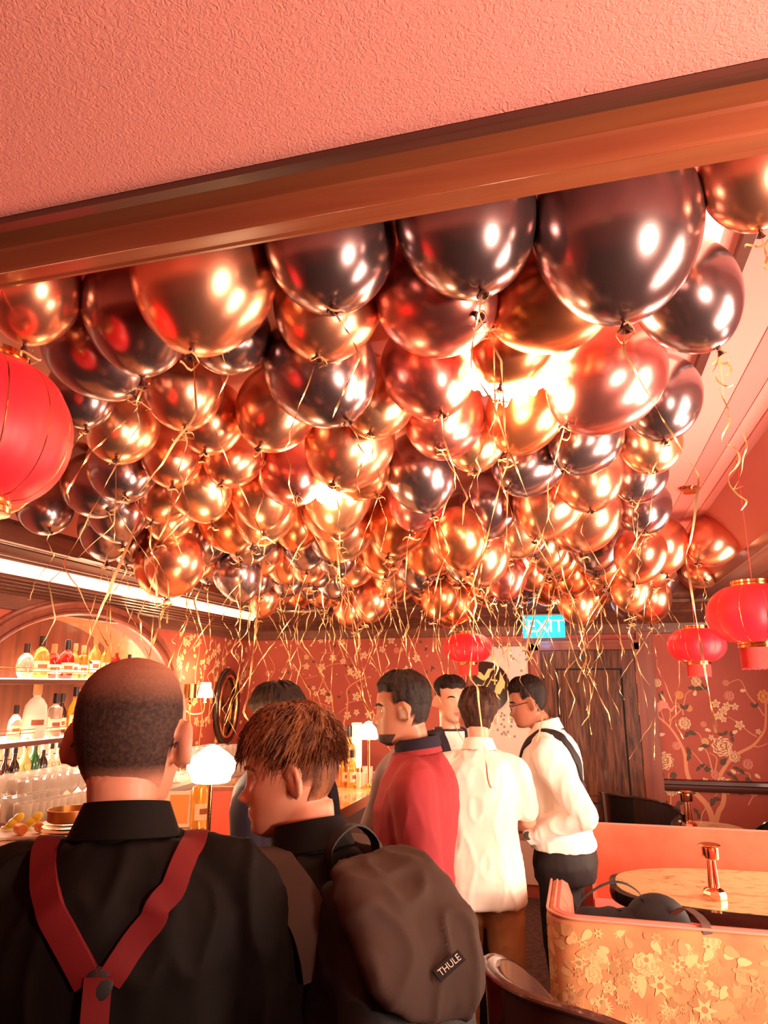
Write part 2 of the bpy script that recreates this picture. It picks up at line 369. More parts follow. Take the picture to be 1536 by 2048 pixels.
for x, y in ((580,680),(740,850),(600,960),(1000,720),(1100,740),(1190,1130),(1270,1230),(1110,1210),(980,1080),(220,740),(290,1200),(420,1170),(440,1550),(340,1550),(720,1100),(780,1150),(1380,390),(230,260),(530,410),(660,160),(760,180),(600,1400),(1180,1420),(880,1480),(700,1660),(180,960)):
    u, v = Z8(x, y)
    for q in range(2): d.leaf(u, v, random.uniform(70,110)*px8, random.random()*6.28, M_GREEN)
for x, y, a in ((700,900,.4),(1110,700,.5),(230,720,.2),(780,650,-.3),(1380,1190,-.7),(1150,1180,2.5),(1200,190,.1),(650,250,1.2)):
    u, v = Z8(x, y); d.leaf(u, v, 75*px8, a, M_CREAM)
for x, y, r in ((910,345,46),(1045,370,42),(1140,380,38),(1000,430,48),(940,490,46),(1000,530,36),(1195,600,50),(780,1270,34),(855,750,30),(1420,680,30)):
    u, v = Z8(x, y); d.blossom(u, v, r*px8, M_CREAM, M_LINE)
for P in (((170,430),(190,350),(260,300),(330,330),(350,400),(280,400),(230,445)), ((300,330),(260,280),(240,210),(275,250),(310,300))):
    d.poly([Z8(*p) for p in P], M_PINK if P[0][0] == 170 else M_CREAM)
br(Z8, [(340,390),(380,430),(410,380),(450,375),(485,405)], 26*px8, 14*px8, M_PINK)
for P in ([(215,420),(225,520)], [(250,420),(300,580)]): br(Z8, P, 10*px8, 10*px8, M_PINK)
Z7 = W(4.955, 0, 1, 490, 1240); px7 = px8*6/4.955
for P, w0, w1 in (([(1010,1150),(980,1030),(1005,940),(1018,800),(1010,700),(1060,640),(1180,570)],26,10), ([(885,1000),(870,860),(865,760),(820,680),(770,560),(730,480)],16,7), ([(1010,860),(920,930)],9,6), ([(1020,820),(1160,790)],9,6), ([(720,550),(600,580)],7,5), ([(760,480),(860,440),(960,430)],8,5), ([(865,750),(790,640),(740,520)],9,5),
                 ([(850,440),(940,310),(960,240)],7,4), ([(1040,640),(990,540)],8,5), ([(1130,600),(1240,560)],8,5), ([(870,870),(760,830),(690,810),(680,760)],8,5), ([(190,700),(210,620),(280,530),(290,460),(240,350)],11,6), ([(360,780),(430,720),(460,600)],9,5), ([(390,500),(430,370)],7,4), ([(870,330),(740,320)],6,4)):
    br(Z7, P, w0*px7, w1*px7)
for x, y, r in ((960,225,38),(870,380,40),(760,470,42),(970,410,32),(1045,515,38),(1115,540,46),(1185,350,38),(1105,760,46),(775,710,38),(700,730,28),(680,675,24),(830,790,44),(1015,945,40),(1105,915,32),(1225,935,38),(610,460,34),(610,365,30),(750,205,30),(300,695,32),(345,780,26),(1360,290,36),(1500,520,40),(800,885,28),(1450,200,40),(1600,500,45),(1700,380,40)):
    u, v = Z7(x, y); d.blossom(u, v, r*px7, M_CREAM, M_LINE)
for x, y, r in ((230,530,36),(470,465,30),(390,500,32),(310,830,36),(90,700,36),(1500,300,36),(1560,640,38),(1420,520,36)):
    u, v = Z7(x, y); d.peony(u, v, r*px7, M_PINK, M_LINE)
for k in range(70):
    u, v = Z7(random.uniform(60,1850), random.uniform(190,880)); d.disc(u, v, random.uniform(5,12)*px7, random.choice((M_CREAM, M_PINK)), n=8)
for k in range(34):
    u, v = Z7(random.uniform(40,1850), random.uniform(190,900)); d.leaf(u, v, random.uniform(30,60)*px7, random.random()*6.3, random.choice((M_GREEN, M_GREEN, M_TAN)))
struct(b.build('wall_far', smooth=False))
# dado rail, right of the door
b = MB(); b.extr([(YF,.955),(YF-.03,.945),(YF-.035,.92),(YF-.018,.91),(YF-.018,.895),(YF-.028,.885),(YF-.02,.865),(YF,.86)], 'x', .58, XR, M_BEAMD); struct(b.build('trim_8', smooth=False))
# right wall; two unseen windows added to stand in for the bright side source
b = MB()
b.box((XR,-2.2,0), (XR+.12,.95,2.6), M_WALLP); b.box((XR,1.95,0), (XR+.12,3.65,2.6), M_WALLP); b.box((XR,4.55,0), (XR+.12,6.6,2.6), M_WALLP)
for y0, y1 in ((.95,1.95),(3.65,4.55)): b.box((XR,y0,0), (XR+.12,y1,.65), M_WALLP); b.box((XR,y0,2.25), (XR+.12,y1,2.6), M_WALLP)
struct(b.build('wall_right', smooth=False))
for n, (y0, y1) in enumerate(((.95,1.95),(3.65,4.55))):
    b = MB()
    for a, c in (((y0,.65),(y0+.05,2.25)),((y1-.05,.65),(y1,2.25)),((y0,.65),(y1,.7)),((y0,2.2),(y1,2.25)),(((y0+y1)/2-.02,.65),((y0+y1)/2+.02,2.25)),((y0,1.6),(y1,1.64))):
        b.box((XR+.01,a[0],a[1]), (XR+.06,c[0],c[1]), M_FRAME)
    o = struct(b.build('window_%d' % (n+1), smooth=False))
    b = MB(); b.box((XR+.07,y0+.05,.7), (XR+.075,y1-.05,2.2)); b.build('pane', mat('window_blind_daylight', (.9,.85,.8), .5, emit=(1,.75,.6), es=3), o, smooth=False)  # glowing pane of the added window, gives side light
b = MB(); b.box((-4.2,-2.3,0), (2.1,-2.2,2.6), M_WALLP); struct(b.build('wall_near', smooth=False))
# pilaster left of panel and corner post
b = MB(); b.box((.48,YF-.035,0), (.60,YF,2.13), M_FRAME); struct(b.build('trim_9', smooth=False))
# cream panel with a round cut-out mirror left of the door
p0 = atY(945,1294,YF); p1 = atY(1064,1500,YF)
b = MB(); M_PAN = mat('cream_lacquer_panel', (.78,.52,.42), .4)
b.box((p0.x,YF-.012,.1), (p1.x,YF,p0.z), M_PAN); b.box((p0.x-.045,YF-.04,0), (p0.x,YF,p0.z+.03), M_FRAME); b.box((p0.x,YF-.03,p0.z), (p1.x,YF,p0.z+.03), M_FRAME)
d = Decal(b, lambda u, v, h: (u, YF-.0122-h, v))
def PZ(x, y): q = atY(860+x/5.908, 1270+y/5.908, YF-.012); return q.x, q.z
for x, y in ((795,147),(835,147),(960,247),(985,280),(1137,290),(1080,422),(850,925),(880,950),(840,960),(870,1000),(935,995),(970,995),(965,1025),(845,1055),(880,1085),(960,1080),(800,1120),(875,1150),(920,1145),(850,1170),(895,1175),(1000,1200)):
    u, v = PZ(x, y); d.disc(u, v, 15*px8*6/5.9, M_GREEN, 5, .15); d.disc(u, v, 6*px8, M_PAN, n=8)
struct(b.build('trim_10', smooth=False))
dc = atY(970,1374,YF-.013)
b = MB(); rd = .222
pts = [(dc.x+rd*math.cos(a), dc.z+rd*math.sin(a)) for a in [2*PI*k/48 for k in range(48)]]
pts = [(max(u, p0.x+.001), v) for u, v in pts]
b.extr(pts, 'y', YF-.030, YF-.0125, mat('black_brown_lacquer', (.025,.008,.006), .2, coat=.5))
d = Decal(b, lambda u, v, h: (u, YF-.0302-h, v)); d.h = .0003
for P in (((560,430),(600,440),(650,490),(640,540),(600,520),(560,490)), ((640,490),(690,400),(780,395),(720,430),(700,500),(650,540)), ((720,520),(800,530),(800,550),(730,540)), ((830,430),(890,560),(880,640),(820,560)), ((780,600),(830,520),(870,620),(830,700),(760,690)), ((560,580),(640,600),(620,640),(570,660)), ((720,640),(790,690),(840,770),(780,720),(730,700)), ((590,650),(560,620),(560,680))):
    d.poly([PZ(*p) for p in P], M_GOLD)
tag(b.build('round_lacquer_panel', smooth=False), 'round dark lacquer wall panel painted with gold cranes, left of the door', 'wall art')
# ---- door
fx0, fx1 = -.35, .475
b = MB()
b.box((fx0-.065,YF-.05,0), (fx0+.02,YF,2.06), M_FRAME); b.box((fx1-.02,YF-.05,0), (fx1+.03,YF,2.06), M_FRAME); b.box((fx0-.065,YF-.05,1.985), (fx1+.03,YF,2.06), M_FRAME)
b.box((fx0+.02,YF-.035,0), (fx0+.035,YF,1.985), M_BEAMD); b.box((fx0-.065,YF-.06,2.04), (fx1+.03,YF,2.065), M_FRAME)
struct(b.build('trim_11', smooth=False))
b = MB(); X0, X1 = fx0+.037, fx1-.022
b.box((X0,YF-.02,.02), (X1,YF-.008,1.98), M_DOOR)
def rail(a0, z0, a1, z1): b.box((a0,YF-.035,z0), (a1,YF-.019,z1), M_DOOR)
b.box((X0+.11,YF-.0215,.2), (X1-.11,YF-.019,1.83), M_BLACK); rail(X0,.02,X0+.11,1.98); rail(X1-.11,.02,X1,1.98); rail(X0+.11,1.83,X1-.11,1.98); rail(X0+.11,.62,X1-.11,.74); rail(X0+.11,.02,X1-.11,.2)
b.box((X0+.125,YF-.026,.755), (X1-.125,YF-.019,1.815), M_DOOR); b.box((X0+.18,YF-.034,.81), (X1-.18,YF-.019,1.76), M_DOOR); b.box((X0+.125,YF-.028,.215), (X1-.125,YF-.019,.605), M_DOOR)
dr = struct(b.build('door_1', smooth=False))
b = MB(); b.box((X0+.045,YF-.039,1.20), (X0+.125,YF-.035,1.42)); b.build('push_plate', mat('brushed_steel', (.5,.42,.38), .35, .9), dr, smooth=False)
for z in (1.5, 1.75, 1.0):
    b = MB(); b.lathe([(.007,-.05),(.007,.05)], (X1+.004,YF-.042,z), 10); b.build('hinge', M_BRASSD, dr)
# EXIT sign
e0 = atY(1045,1233,YF-.12); e1 = atY(1131,1275,YF-.12)
b = MB(); b.box((e0.x,YF-.16,e1.z), (e1.x,YF-.12,e0.z))
ex = b.build('exit_sign', mat('cyan_backlit_sign', (.0,.35,.45), .4, emit=(.0,.50,.68), es=1.5), smooth=False)
tag(ex, 'cyan backlit exit sign hanging above the dark wooden door', 'sign')
b = MB(); b.box((e0.x-.02,YF-.165,e0.z), (e1.x+.02,YF-.115,e0.z+.012)); b.box((e0.x+.1,YF-.15,e0.z), (e0.x+.12,YF-.13,2.41)); b.box((e1.x-.12,YF-.15,e0.z), (e1.x-.1,YF-.13,2.41)); b.build('mounting_bar', mat('grey_steel', (.3,.3,.32), .4, .8), ex, smooth=False)
def text_mesh(s, size, name, m, parent, loc, rot, ext=.002):
    cu = bpy.data.curves.new(name, 'FONT'); cu.body = s; cu.size = size; cu.extrude = ext; cu.align_x = 'CENTER'; cu.align_y = 'CENTER'
    t = bpy.data.objects.new(name, cu); C.objects.link(t); bpy.context.view_layer.update()
    me = bpy.data.meshes.new_from_object(t.evaluated_get(bpy.context.evaluated_depsgraph_get())); bpy.data.objects.remove(t)
    me.materials.clear(); me.materials.append(m); o = bpy.data.objects.new(name, me); C.objects.link(o); o.parent = parent; o.location = loc; o.rotation_euler = rot; return o
h = e0.z-e1.z
text_mesh('EXIT', h*.82, 'lettering', mat('white_backlit_letter', (.8,.95,1), .4, emit=(.75,.95,1), es=1.6), ex, ((e0.x+e1.x)/2+.015, YF-.162, (e0.z+e1.z)/2), (PI/2,0,0))
point(((e0.x+e1.x)/2, YF-.24, e1.z-.03), .8, (.1,.5,1), .05, 'exit_sign_light')
# recessed downlight
q = atz(1380,987,ZT-.03)
b = MB(); b.lathe([(.030,.0),(.038,-.002),(.046,-.003),(.047,0),(.03,.001)], q+Vector((0,0,.026)), 28, M_COPPER); b.lathe([(0,.022),(.03,.022),(.031,0)], q+Vector((0,0,.002)), 24, M_BRASSD)
tag(b.build('ceiling_downlight'), 'small round chrome recessed downlight in the pink ceiling', 'downlight')
# smoke: chandeliers (crystal) up among the balloons
def chandelier(px, py, label):
    p = atz(px, py, 2.42); e = empty('crystal_chandelier', (p.x,p.y,ZT), 0, label, 'chandelier', None); e.scale = (.6,.6,1)
    b = MB(); b.lathe([(.09,0),(.09,-.02),(.03,-.03),(.02,-.04)], n=24); b.build('ceiling_plate', M_BRASS, e)
    b = MB()
    for k in range(14):
        a = 2*PI*k/14
        for j in range(2): b.ell((.165*math.cos(a+j*.22), .165*math.sin(a+j*.22), -.16-.022*j), (.016,.016,.02), 6)
    for k in range(10): a = 2*PI*k/10; b.ell((.10*math.cos(a), .10*math.sin(a), -.205), (.018,.018,.022), 6)
    for k in range(5): a = 2*PI*k/5; b.ell((.045*math.cos(a), .045*math.sin(a), -.235), (.018,.018,.022), 6)
    b.lathe([(.163,-.15),(.17,-.15),(.17,-.19),(.163,-.19)], n=28); b.tube([(-.165,0,-.17),(.165,0,-.17)], .012, 6); b.tube([(0,-.165,-.17),(0,.165,-.17)], .012, 6); b.ell((0,0,-.20), (.09,.09,.035), 8)
    b.build('crystal_drops', mat('lit_crystal', (1,.95,.85), .1, emit=(1,.72,.42), es=5), e)
    b = MB(); b.lathe([(.175,-.04),(.19,-.05),(.19,-.12),(.175,-.135),(.06,-.14),(.06,-.03)], n=32); b.build('shade_ring', M_CANDLE, e)
    point((p.x,p.y,2.36), L_CH, (1,.62,.34), .12, 'chandelier_light')
chandelier(1025, 765, 'lit crystal chandelier showing between the big balloons, the nearer of two')
chandelier(652, 975, 'lit crystal chandelier half hidden by balloons, the farther of two')
# ================================================================== BALLOONS
RC = {'C': ('copper', (.93,.42,.25)), 'S': ('dark mauve silver', (.42,.29,.29)), 'R': ('rose red', (.78,.27,.23)), 'O': ('orange', (.95,.34,.15)), 'G': ('golden copper', (.97,.53,.30))}
BM = {k: mat('chrome_balloon_'+k, c, .27 if k != 'S' else .22, .93) for k, (n, c) in RC.items()}
M_KNOT = mat('balloon_knot_rubber', (.12,.04,.03), .35, .5)
M_RIB = mat('gold_foil_ribbon', (.98,.66,.30), .3, .55)
prof = []
for i in range(33):
    t = PI*i/32; s = math.sin(t); z = math.cos(t)
    if z > 0: prof.append((s, z*1.05))
    else: prof.append((s*(1-.10*z*z) if s > 1e-6 else 0, z*1.27))
prof[0] = (0, 1.05); prof[-1] = (0, -1.27)
bal_me = {}
for k in RC:
    b = MB(); b.lathe(prof[::-1], n=36)
    o = b.build('balloon', BM[k], weld=True, angle=180); bal_me[k] = o.data; bpy.data.objects.remove(o)
b = MB(); b.lathe([(.03,.06),(.045,.0),(.03,-.03),(.075,-.12),(.095,-.14),(.075,-.15),(.04,-.12),(0,-.11)], n=12); o = b.build('knot', M_KNOT); knot_me = o.data; bpy.data.objects.remove(o)
rib_me = []
for i in range(34):
    r = random.Random(100+i); L = r.choice((1.4,2.0,2.6,3.2,3.8,4.4)); n = 26; P = []; x = y = 0; dx = r.uniform(-.05,.05); dy = r.uniform(-.05,.05); z = 0
    for k in range(n):
        P.append(Vector((x, y, z)))
        if r.random() < .28: dx = r.uniform(-.06,.06); dy = r.uniform(-.06,.06)
        x += dx*L/2.4; y += dy*L/2.4; z -= L/n*r.uniform(.7,1.25)
    if r.random() < .6:
        for k in range(4): x += .06*r.uniform(-1,1); y += .06*r.uniform(-1,1); z += .03*r.uniform(-1,1); P.append(Vector((x,y,z)))
    P = catmull(P, 2); vs = []; fs = []; tw = r.uniform(.15,.5); a = r.random()*6; w = r.uniform(.010,.017)
    for k, p in enumerate(P):
        a += tw*r.uniform(.2,1.5); q = Vector((math.cos(a), math.sin(a), 0))*w; vs += [p-q, p+q]
    fs = [(2*k,2*k+1,2*k+3,2*k+2) for k in range(len(P)-1)]
    b = MB(); b.add(vs, fs)
    # a curled tie at the knot
    cp = [Vector((.10*math.cos(t)*(1+.2*t), .10*math.sin(t), -.02-.02*t+.03*math.sin(3*t))) for t in [k*.45 for k in range(int(r.uniform(8,20)))]]
    vs = []
    for p in cp: vs += [p-Vector((0,0,w)), p+Vector((0,0,w))]
    b.add(vs, [(2*k,2*k+1,2*k+3,2*k+2) for k in range(len(cp)-1)])
    o = b.build('ribbon', M_RIB, angle=180); rib_me.append(o.data); bpy.data.objects.remove(o)
BAL = []
QUE = []
def balloon(*a, **k): QUE.append((a, k)); BAL.append((a[0], a[1]))
def make_balloon(c, R, down, k, label, group=None, rib=True, ri=None):
    o = bpy.data.objects.new('balloon', bal_me[k]); C.objects.link(o)
    q = Vector((0,0,-1)).rotation_difference(down.normalized()); Mx = q.to_matrix().to_4x4()
    o.matrix_world = Matrix.Translation(c) @ Mx @ Matrix.Diagonal((R,R,R,1))
    tag(o, label, 'balloon', group)
    kn = bpy.data.objects.new('knot', knot_me); C.objects.link(kn); kn.parent = o; kn.location = (0,0,-1.27)
    if rib:
        rb = bpy.data.objects.new('ribbon', rib_me[random.randrange(len(rib_me)) if ri is None else ri]); C.objects.link(rb); rb.parent = o
        s = .15/R*(1.0 if group and group.startswith('chrome') else 1.45); rb.matrix_local = Matrix.Translation((0,0,-1.36)) @ Mx.inverted() @ Matrix.Rotation(random.random()*6.28,4,'Z') @ Matrix.Diagonal((s,s,s,1))
    return o
LB = [ # cx, cy, width, knot x, knot y, colour, where
 (75,575,190,60,690,'C','cut by the left picture edge under the beam, above the red lantern'),
 (405,545,285,378,702,'C','at the front under the beam, left of the two dark silver ones'),
 (278,610,222,283,755,'S','just left of and behind the big front copper one'),
 (188,690,195,270,790,'S','low on the left, next to the red lantern top'),
 (660,478,264,665,608,'S','at the front under the beam, first dark one from the left'),
 (936,435,282,968,575,'S','at the front under the beam, middle of three dark ones'),
 (1232,460,324,1250,648,'S','the largest of all, at the front right under the beam'),
 (1472,350,196,1490,470,'C','in the upper right corner against the beam'),
 (1370,585,205,1442,706,'S','resting at the right edge of the crowd beside the pale ceiling'),
 (1118,575,240,990,645,'O','tilted sideways behind the largest dark one'),
 (642,632,208,622,735,'C','directly behind the front left dark one, third from the beam'),
 (866,592,242,946,628,'R','lying sideways behind the middle front dark one'),
 (468,668,166,450,688,'S','peeping out right of the big front copper one'),
 (645,700,232,700,805,'S','behind the rust copper one near the middle'),
 (855,735,188,882,822,'R','hanging left of the nearer chandelier'),
 (1030,670,172,1006,766,'O','directly above the nearer chandelier'),
 (1214,745,228,1135,846,'R','right of the nearer chandelier, tilted to the left'),
 (1320,790,160,1328,876,'S','at the right edge of the crowd, second row back'),
 (1052,818,156,1015,906,'O','just below the nearer chandelier'),
 (366,768,160,370,856,'C','below the big front copper one on the left'),
 (243,845,150,233,914,'G','right of the red lantern on the left'),
 (165,780,130,172,855,'S','touching the outline of the left red lantern'),
 (423,832,138,410,900,'C','left of centre, knot tied with a long dark ribbon'),
 (560,815,162,525,892,'C','left of centre in the third row'),
 (732,815,150,718,882,'G','right of centre in the third row'),
 (722,845,184,690,925,'C','half hidden behind the golden one near the centre'),
 (897,840,160,888,897,'R','behind the rose one left of the nearer chandelier'),
 (940,868,130,943,932,'G','below the nearer chandelier on its left'),
 (836,938,146,862,1026,'S','in the very middle of the crowd, upright and dark'),
 (1172,872,145,1130,936,'S','tilted, behind the big rose red one on the right'),
 (1300,880,124,1310,936,'G','at the right edge below the mauve one'),
 (1060,915,148,1020,972,'S','behind the orange one below the nearer chandelier'),
 (1178,945,140,1185,1016,'C','on the right, third row, knot pointing at the viewer'),
 (1276,945,110,1262,998,'S','on the right edge of the crowd, third row'),
 (1285,1010,110,1290,1060,'S','on the right edge of the crowd, fourth row'),
 (345,905,125,345,968,'C','left of centre, fourth row'),
 (484,912,120,460,968,'C','left of centre above the farther chandelier'),
 (588,938,140,600,985,'R','directly above the farther chandelier'),
 (692,925,140,740,990,'O','right above the farther chandelier'),
 (190,970,125,218,1022,'S','lower left, right under the red lantern'),
 (245,930,140,250,990,'S','lower left, behind the golden one beside the lantern'),
 (90,1010,110,100,1060,'S','lower left, underneath the red lantern'),
 (1412,1080,98,1380,1125,'C','on the far right, resting against the sloping cove'),
 (1340,1085,100,1350,1150,'C','on the far right, left of the one against the cove'),
 (1400,1135,80,1410,1160,'G','on the far right, beneath the one against the cove'),
 (735,1165,40,736,1190,'O','tiny in the distance over the middle of the end wall')]
for i, (x, y, wd, kx, ky, k, where) in enumerate(LB):
    dv = ray(x, y); dz = dv.z; cs = dv.dot(fw)
    R = .92/(2*FP*dz/(wd*cs)+1.08); R = min(.165, max(.118, R)); D = 2*R*FP/(wd*cs); c = O+dv*D
    if c.z > ZT-1.06*R: D = (ZT-1.06*R-CH)/dz; c = O+dv*D; R = D*wd*cs/(2*FP)
    dk = ray(kx, ky); L = 1.27*R; bq = dk.dot(c-O); cc = (c-O).length_squared-L*L; disc = bq*bq-cc
    P = O+dk*(bq-math.sqrt(disc)) if disc > 0 else O+dk*bq
    dn = P-c
    if dn.z > -.02: dn.z = -.02
    nm = {'S': 'dark mauve silver', 'C': 'copper', 'G': 'golden copper', 'R': 'rose red', 'O': 'orange'}[k]
    balloon(c, R, dn, k, '%s balloon %s' % (nm, where), 'chrome balloons floating under the ceiling', ri=i % 34)
# the rest of the crowd
rg = random.Random(11); cnt = 0; cand = []
for lay in range(2):
    y = 2.1
    while y < 5.9:
        x = -2.6+(.13 if int(y*8) % 2 else 0)
        while x < .9:
            X = x+rg.uniform(-.05,.05); Y = y+rg.uniform(-.05,.05)
            R = rg.uniform(.118,.148); c = Vector((X, Y, ZT-1.06*R-rg.uniform(0,.03)-lay*.17)); cand.append((c, R, lay)); x += .235 if lay == 0 else .42
        y += .205 if lay == 0 else .36
for c, R, lay in cand:
    px, py = pix(c)
    xr = 1310 if py < 1040 else (1330 if py < 1100 else 1400)
    lim = 1045+px*.30+(-10 if px < 500 else 60)
    if not (-140 < px < xr) or (py > lim) or py < 830: continue
    if lay == 1 and py < 1060: continue
    dn_ = (c-O).length
    if any(math.hypot(px-l_[0], py-l_[1]) < l_[2]*.62 and dn_ < (BAL[j][0]-O).length+.05 for j, l_ in enumerate(LB)): continue
    if c.x > TX1-.30 or c.x < -2.32: continue
    if any((c-q).length < (R+s)*.84 for q, s in BAL): continue
    k = rg.choice('CCCGGSSSROO'); nm = RC[k][0]
    reg = 'left of the farther chandelier' if px < 560 else ('in the far middle of the crowd' if px < 900 else 'in the far right of the crowd')
    if py > 1100: reg = 'in the last rows over the wall with the %s' % ('bar arch' if px < 520 else ('blossom wallpaper' if px < 900 else 'exit sign'))
    dn = Vector((rg.uniform(-.35,.35), rg.uniform(-.35,.35), -1))
    balloon(c, R, dn, k, '', 'distant balloons in the far crowd'); QUE[-1][1]['info'] = (k, px, py); cnt += 1
# let the crowd settle: push crowded balloons apart under the ceiling
PC = np.array([list(a[0]) for a, k in QUE]); PR = np.array([a[1] for a, k in QUE]); n0 = len(LB); WT = np.ones(len(QUE)); WT[:n0] = .35; P0 = PC.copy()
for it in range(60):
    D = PC[:,None,:]-PC[None,:,:]; ds = np.sqrt((D**2).sum(2))+np.eye(len(PC))*9; need = (PR[:,None]+PR[None,:])*.97; ov = np.maximum(0, need-ds)
    mv = (D/ds[:,:,None]*ov[:,:,None]*.22).sum(1)*WT[:,None]; mv[:,2] = np.minimum(mv[:,2], 0)*.6+np.maximum(mv[:,2],0)*.3; PC += mv
    PC[:,2] = np.minimum(PC[:,2], ZT-1.06*PR); PC[:n0] = P0[:n0]+np.clip(PC[:n0]-P0[:n0], -.05, .05)
    PC[n0:,0] = np.clip(PC[n0:,0], TX0+.35, TX1-.34); PC[n0:,1] = np.minimum(PC[n0:,1], TY1-.15)
far = {}; NUM = 'zero one two three four five six seven eight nine ten eleven twelve thirteen fourteen fifteen'.split()
ORD = ['first','second','third','fourth','fifth','sixth','seventh','eighth','ninth','tenth','eleventh','twelfth','thirteenth','fourteenth','fifteenth']
for i, (a, k) in enumerate(QUE):
    inf = k.pop('info', None)
    if not inf: continue
    px, py = pix(PC[i]); dp = PC[i][1]
    col = {'S': 'dark mauve', 'C': 'copper', 'G': 'golden', 'R': 'rose red', 'O': 'orange'}[inf[0]]
    reg = 'above the bar arch' if px < 430 else ('above the blossom wallpaper' if px < 800 else ('left of the exit sign' if px < 1060 else 'right of the exit sign'))
    bd = 'nearer rows' if dp < 3.4 else ('middle rows' if dp < 4.6 else 'farthest rows')
    far.setdefault((col, reg, bd), []).append((px, i))
for (col, reg, bd), L_ in far.items():
    L_.sort()
    for n_, (px, i) in enumerate(L_):
        a, k = QUE[i]; lab = ('only %s balloon in the %s %s' % (col, bd, reg)) if len(L_) == 1 else '%s of %s %s balloons from the left, %s %s' % (ORD[min(n_,14)], NUM[min(len(L_),15)], col, bd, reg)
        QUE[i] = ((a[0], a[1], a[2], a[3], lab)+tuple(a[5:]), k)
for (a, k), q in zip(QUE, PC): make_balloon(Vector(q), *a[1:], **k)
print('balloons', len(BAL), 'far', cnt)
# a few loose hanging ribbons with nothing else to tell them apart
for (x, y, zz, L) in ((1440,770,2.45,.10),(1465,870,2.3,.30)):
    p = atz(x, y-70, zz) if L < .2 else atz(1452, 815, 2.45)
    top_ = Vector((p.x, p.y, 2.622))
    P = [top_, (top_+p)/2]+[p+Vector((0.02*math.sin(k*1.3)*(k>2), .02*math.cos(k*1.9), -L*k/12)) for k in range(13)]; P = catmull(P, 3); vs = []
    for k, q in enumerate(P): a = k*.25; vs += [q-Vector((math.cos(a), math.sin(a), 0))*.003, q+Vector((math.cos(a), math.sin(a), 0))*.003]
    b = MB(); b.add(vs, [(2*k,2*k+1,2*k+3,2*k+2) for k in range(len(P)-1)])
    tag(b.build('ribbon', M_RIB, angle=180), 'short gold ribbon end hanging by the pale ceiling at right' if L < .2 else 'long gold ribbon hanging alone before the pale ceiling at right', 'ribbon')
# ================================================================== LANTERNS
M_LAN = mat('red_silk_lantern', (.85,.02,.02), .45, emit=(1,.02,.015), es=.42, mix=((.75,.01,.03), 3, .4, .6))
M_FRG = mat('red_tassel_fringe', (.80,.06,.05), .6)
def lantern(c, R, H, label, tassel=True, ztop=2.6):
    e = empty('red_lantern', c, 0, label, 'lantern', 'round red lanterns')
    pr = [(R*.42,-H*.95)]
    for i in range(1, 24): t = PI*(.13+.74*i/24); pr.append((R*math.sin(t)**.75, -H*math.cos(t)/math.cos(PI*.13)*.95))
    pr.append((R*.42, H*.95))
    b = MB(); n = 72; vs = []; fs = []
    for r, z in pr:
        for k in range(n): a = 2*PI*k/n; g = 1-.035*(abs(math.cos(a*6))**6)*(r/R); vs.append((r*g*math.cos(a), r*g*math.sin(a), z))
    for i in range(len(pr)-1):
        for k in range(n): k2 = (k+1) % n; fs.append((i*n+k,i*n+k2,(i+1)*n+k2,(i+1)*n+k))
    b.add(vs, fs); b.build('lantern_body', M_LAN, e, angle=180)
    b = MB()
    for k in range(12):
        a = 2*PI*(k)/12; b.tube([(r*.968*math.cos(a), r*.968*math.sin(a), z) for r, z in pr], R*.008, 5)
    b.build('gold_ribs', M_BRASS, e)
    for z, nm in ((H*.95,'top_collar'), (-H*.95,'bottom_collar')):
        s = 1 if z > 0 else -1
        b = MB(); b.lathe([(R*.40,z-.004*s),(R*.43,z),(R*.43,z+.05*H*s),(R*.40,z+.07*H*s),(R*.43,z+.10*H*s),(R*.43,z+.17*H*s),(R*.38,z+.18*H*s)], n=40); b.build(nm, M_BRASS, e)
    if tassel:
        b = MB()
        for k in range(110): a = 2*PI*k/110; rr2 = R*.385; b.tube([(rr2*math.cos(a), rr2*math.sin(a), -H*1.08), (rr2*1.02*math.cos(a+.02), rr2*1.02*math.sin(a+.02), -H*1.45), (rr2*1.0*math.cos(a), rr2*1.0*math.sin(a), -H*(1.78+.06*random.random()))], R*.012, 4)
        b.lathe([(R*.37,-H*1.08),(R*.37,-H*1.75)], n=32); b.build('fringe', M_FRG, e)
    b = MB(); b.tube([(0,0,H*.9), (0,0,ztop-c[2])], .0018, 6); b.build('cord', M_FRG, e)
    return e
c1 = atF(-42,862,1.2); lantern(c1, .158, .135, 'large red lantern cut by the left picture edge', False)
c2 = atF(1512,1228,2.8); lantern(c2, .185, .118, 'red fringed lantern at the right picture edge, the nearer on that side', ztop=2.61)
c3 = atF(1393,1290,4.4); lantern(c3, .172, .105, 'small red fringed lantern before the flowered wall right of the door', ztop=2.61)
c4 = atF(936,1296,5.1); lantern(c4, .172, .105, 'small red fringed lantern left of the exit sign', ztop=2.62)
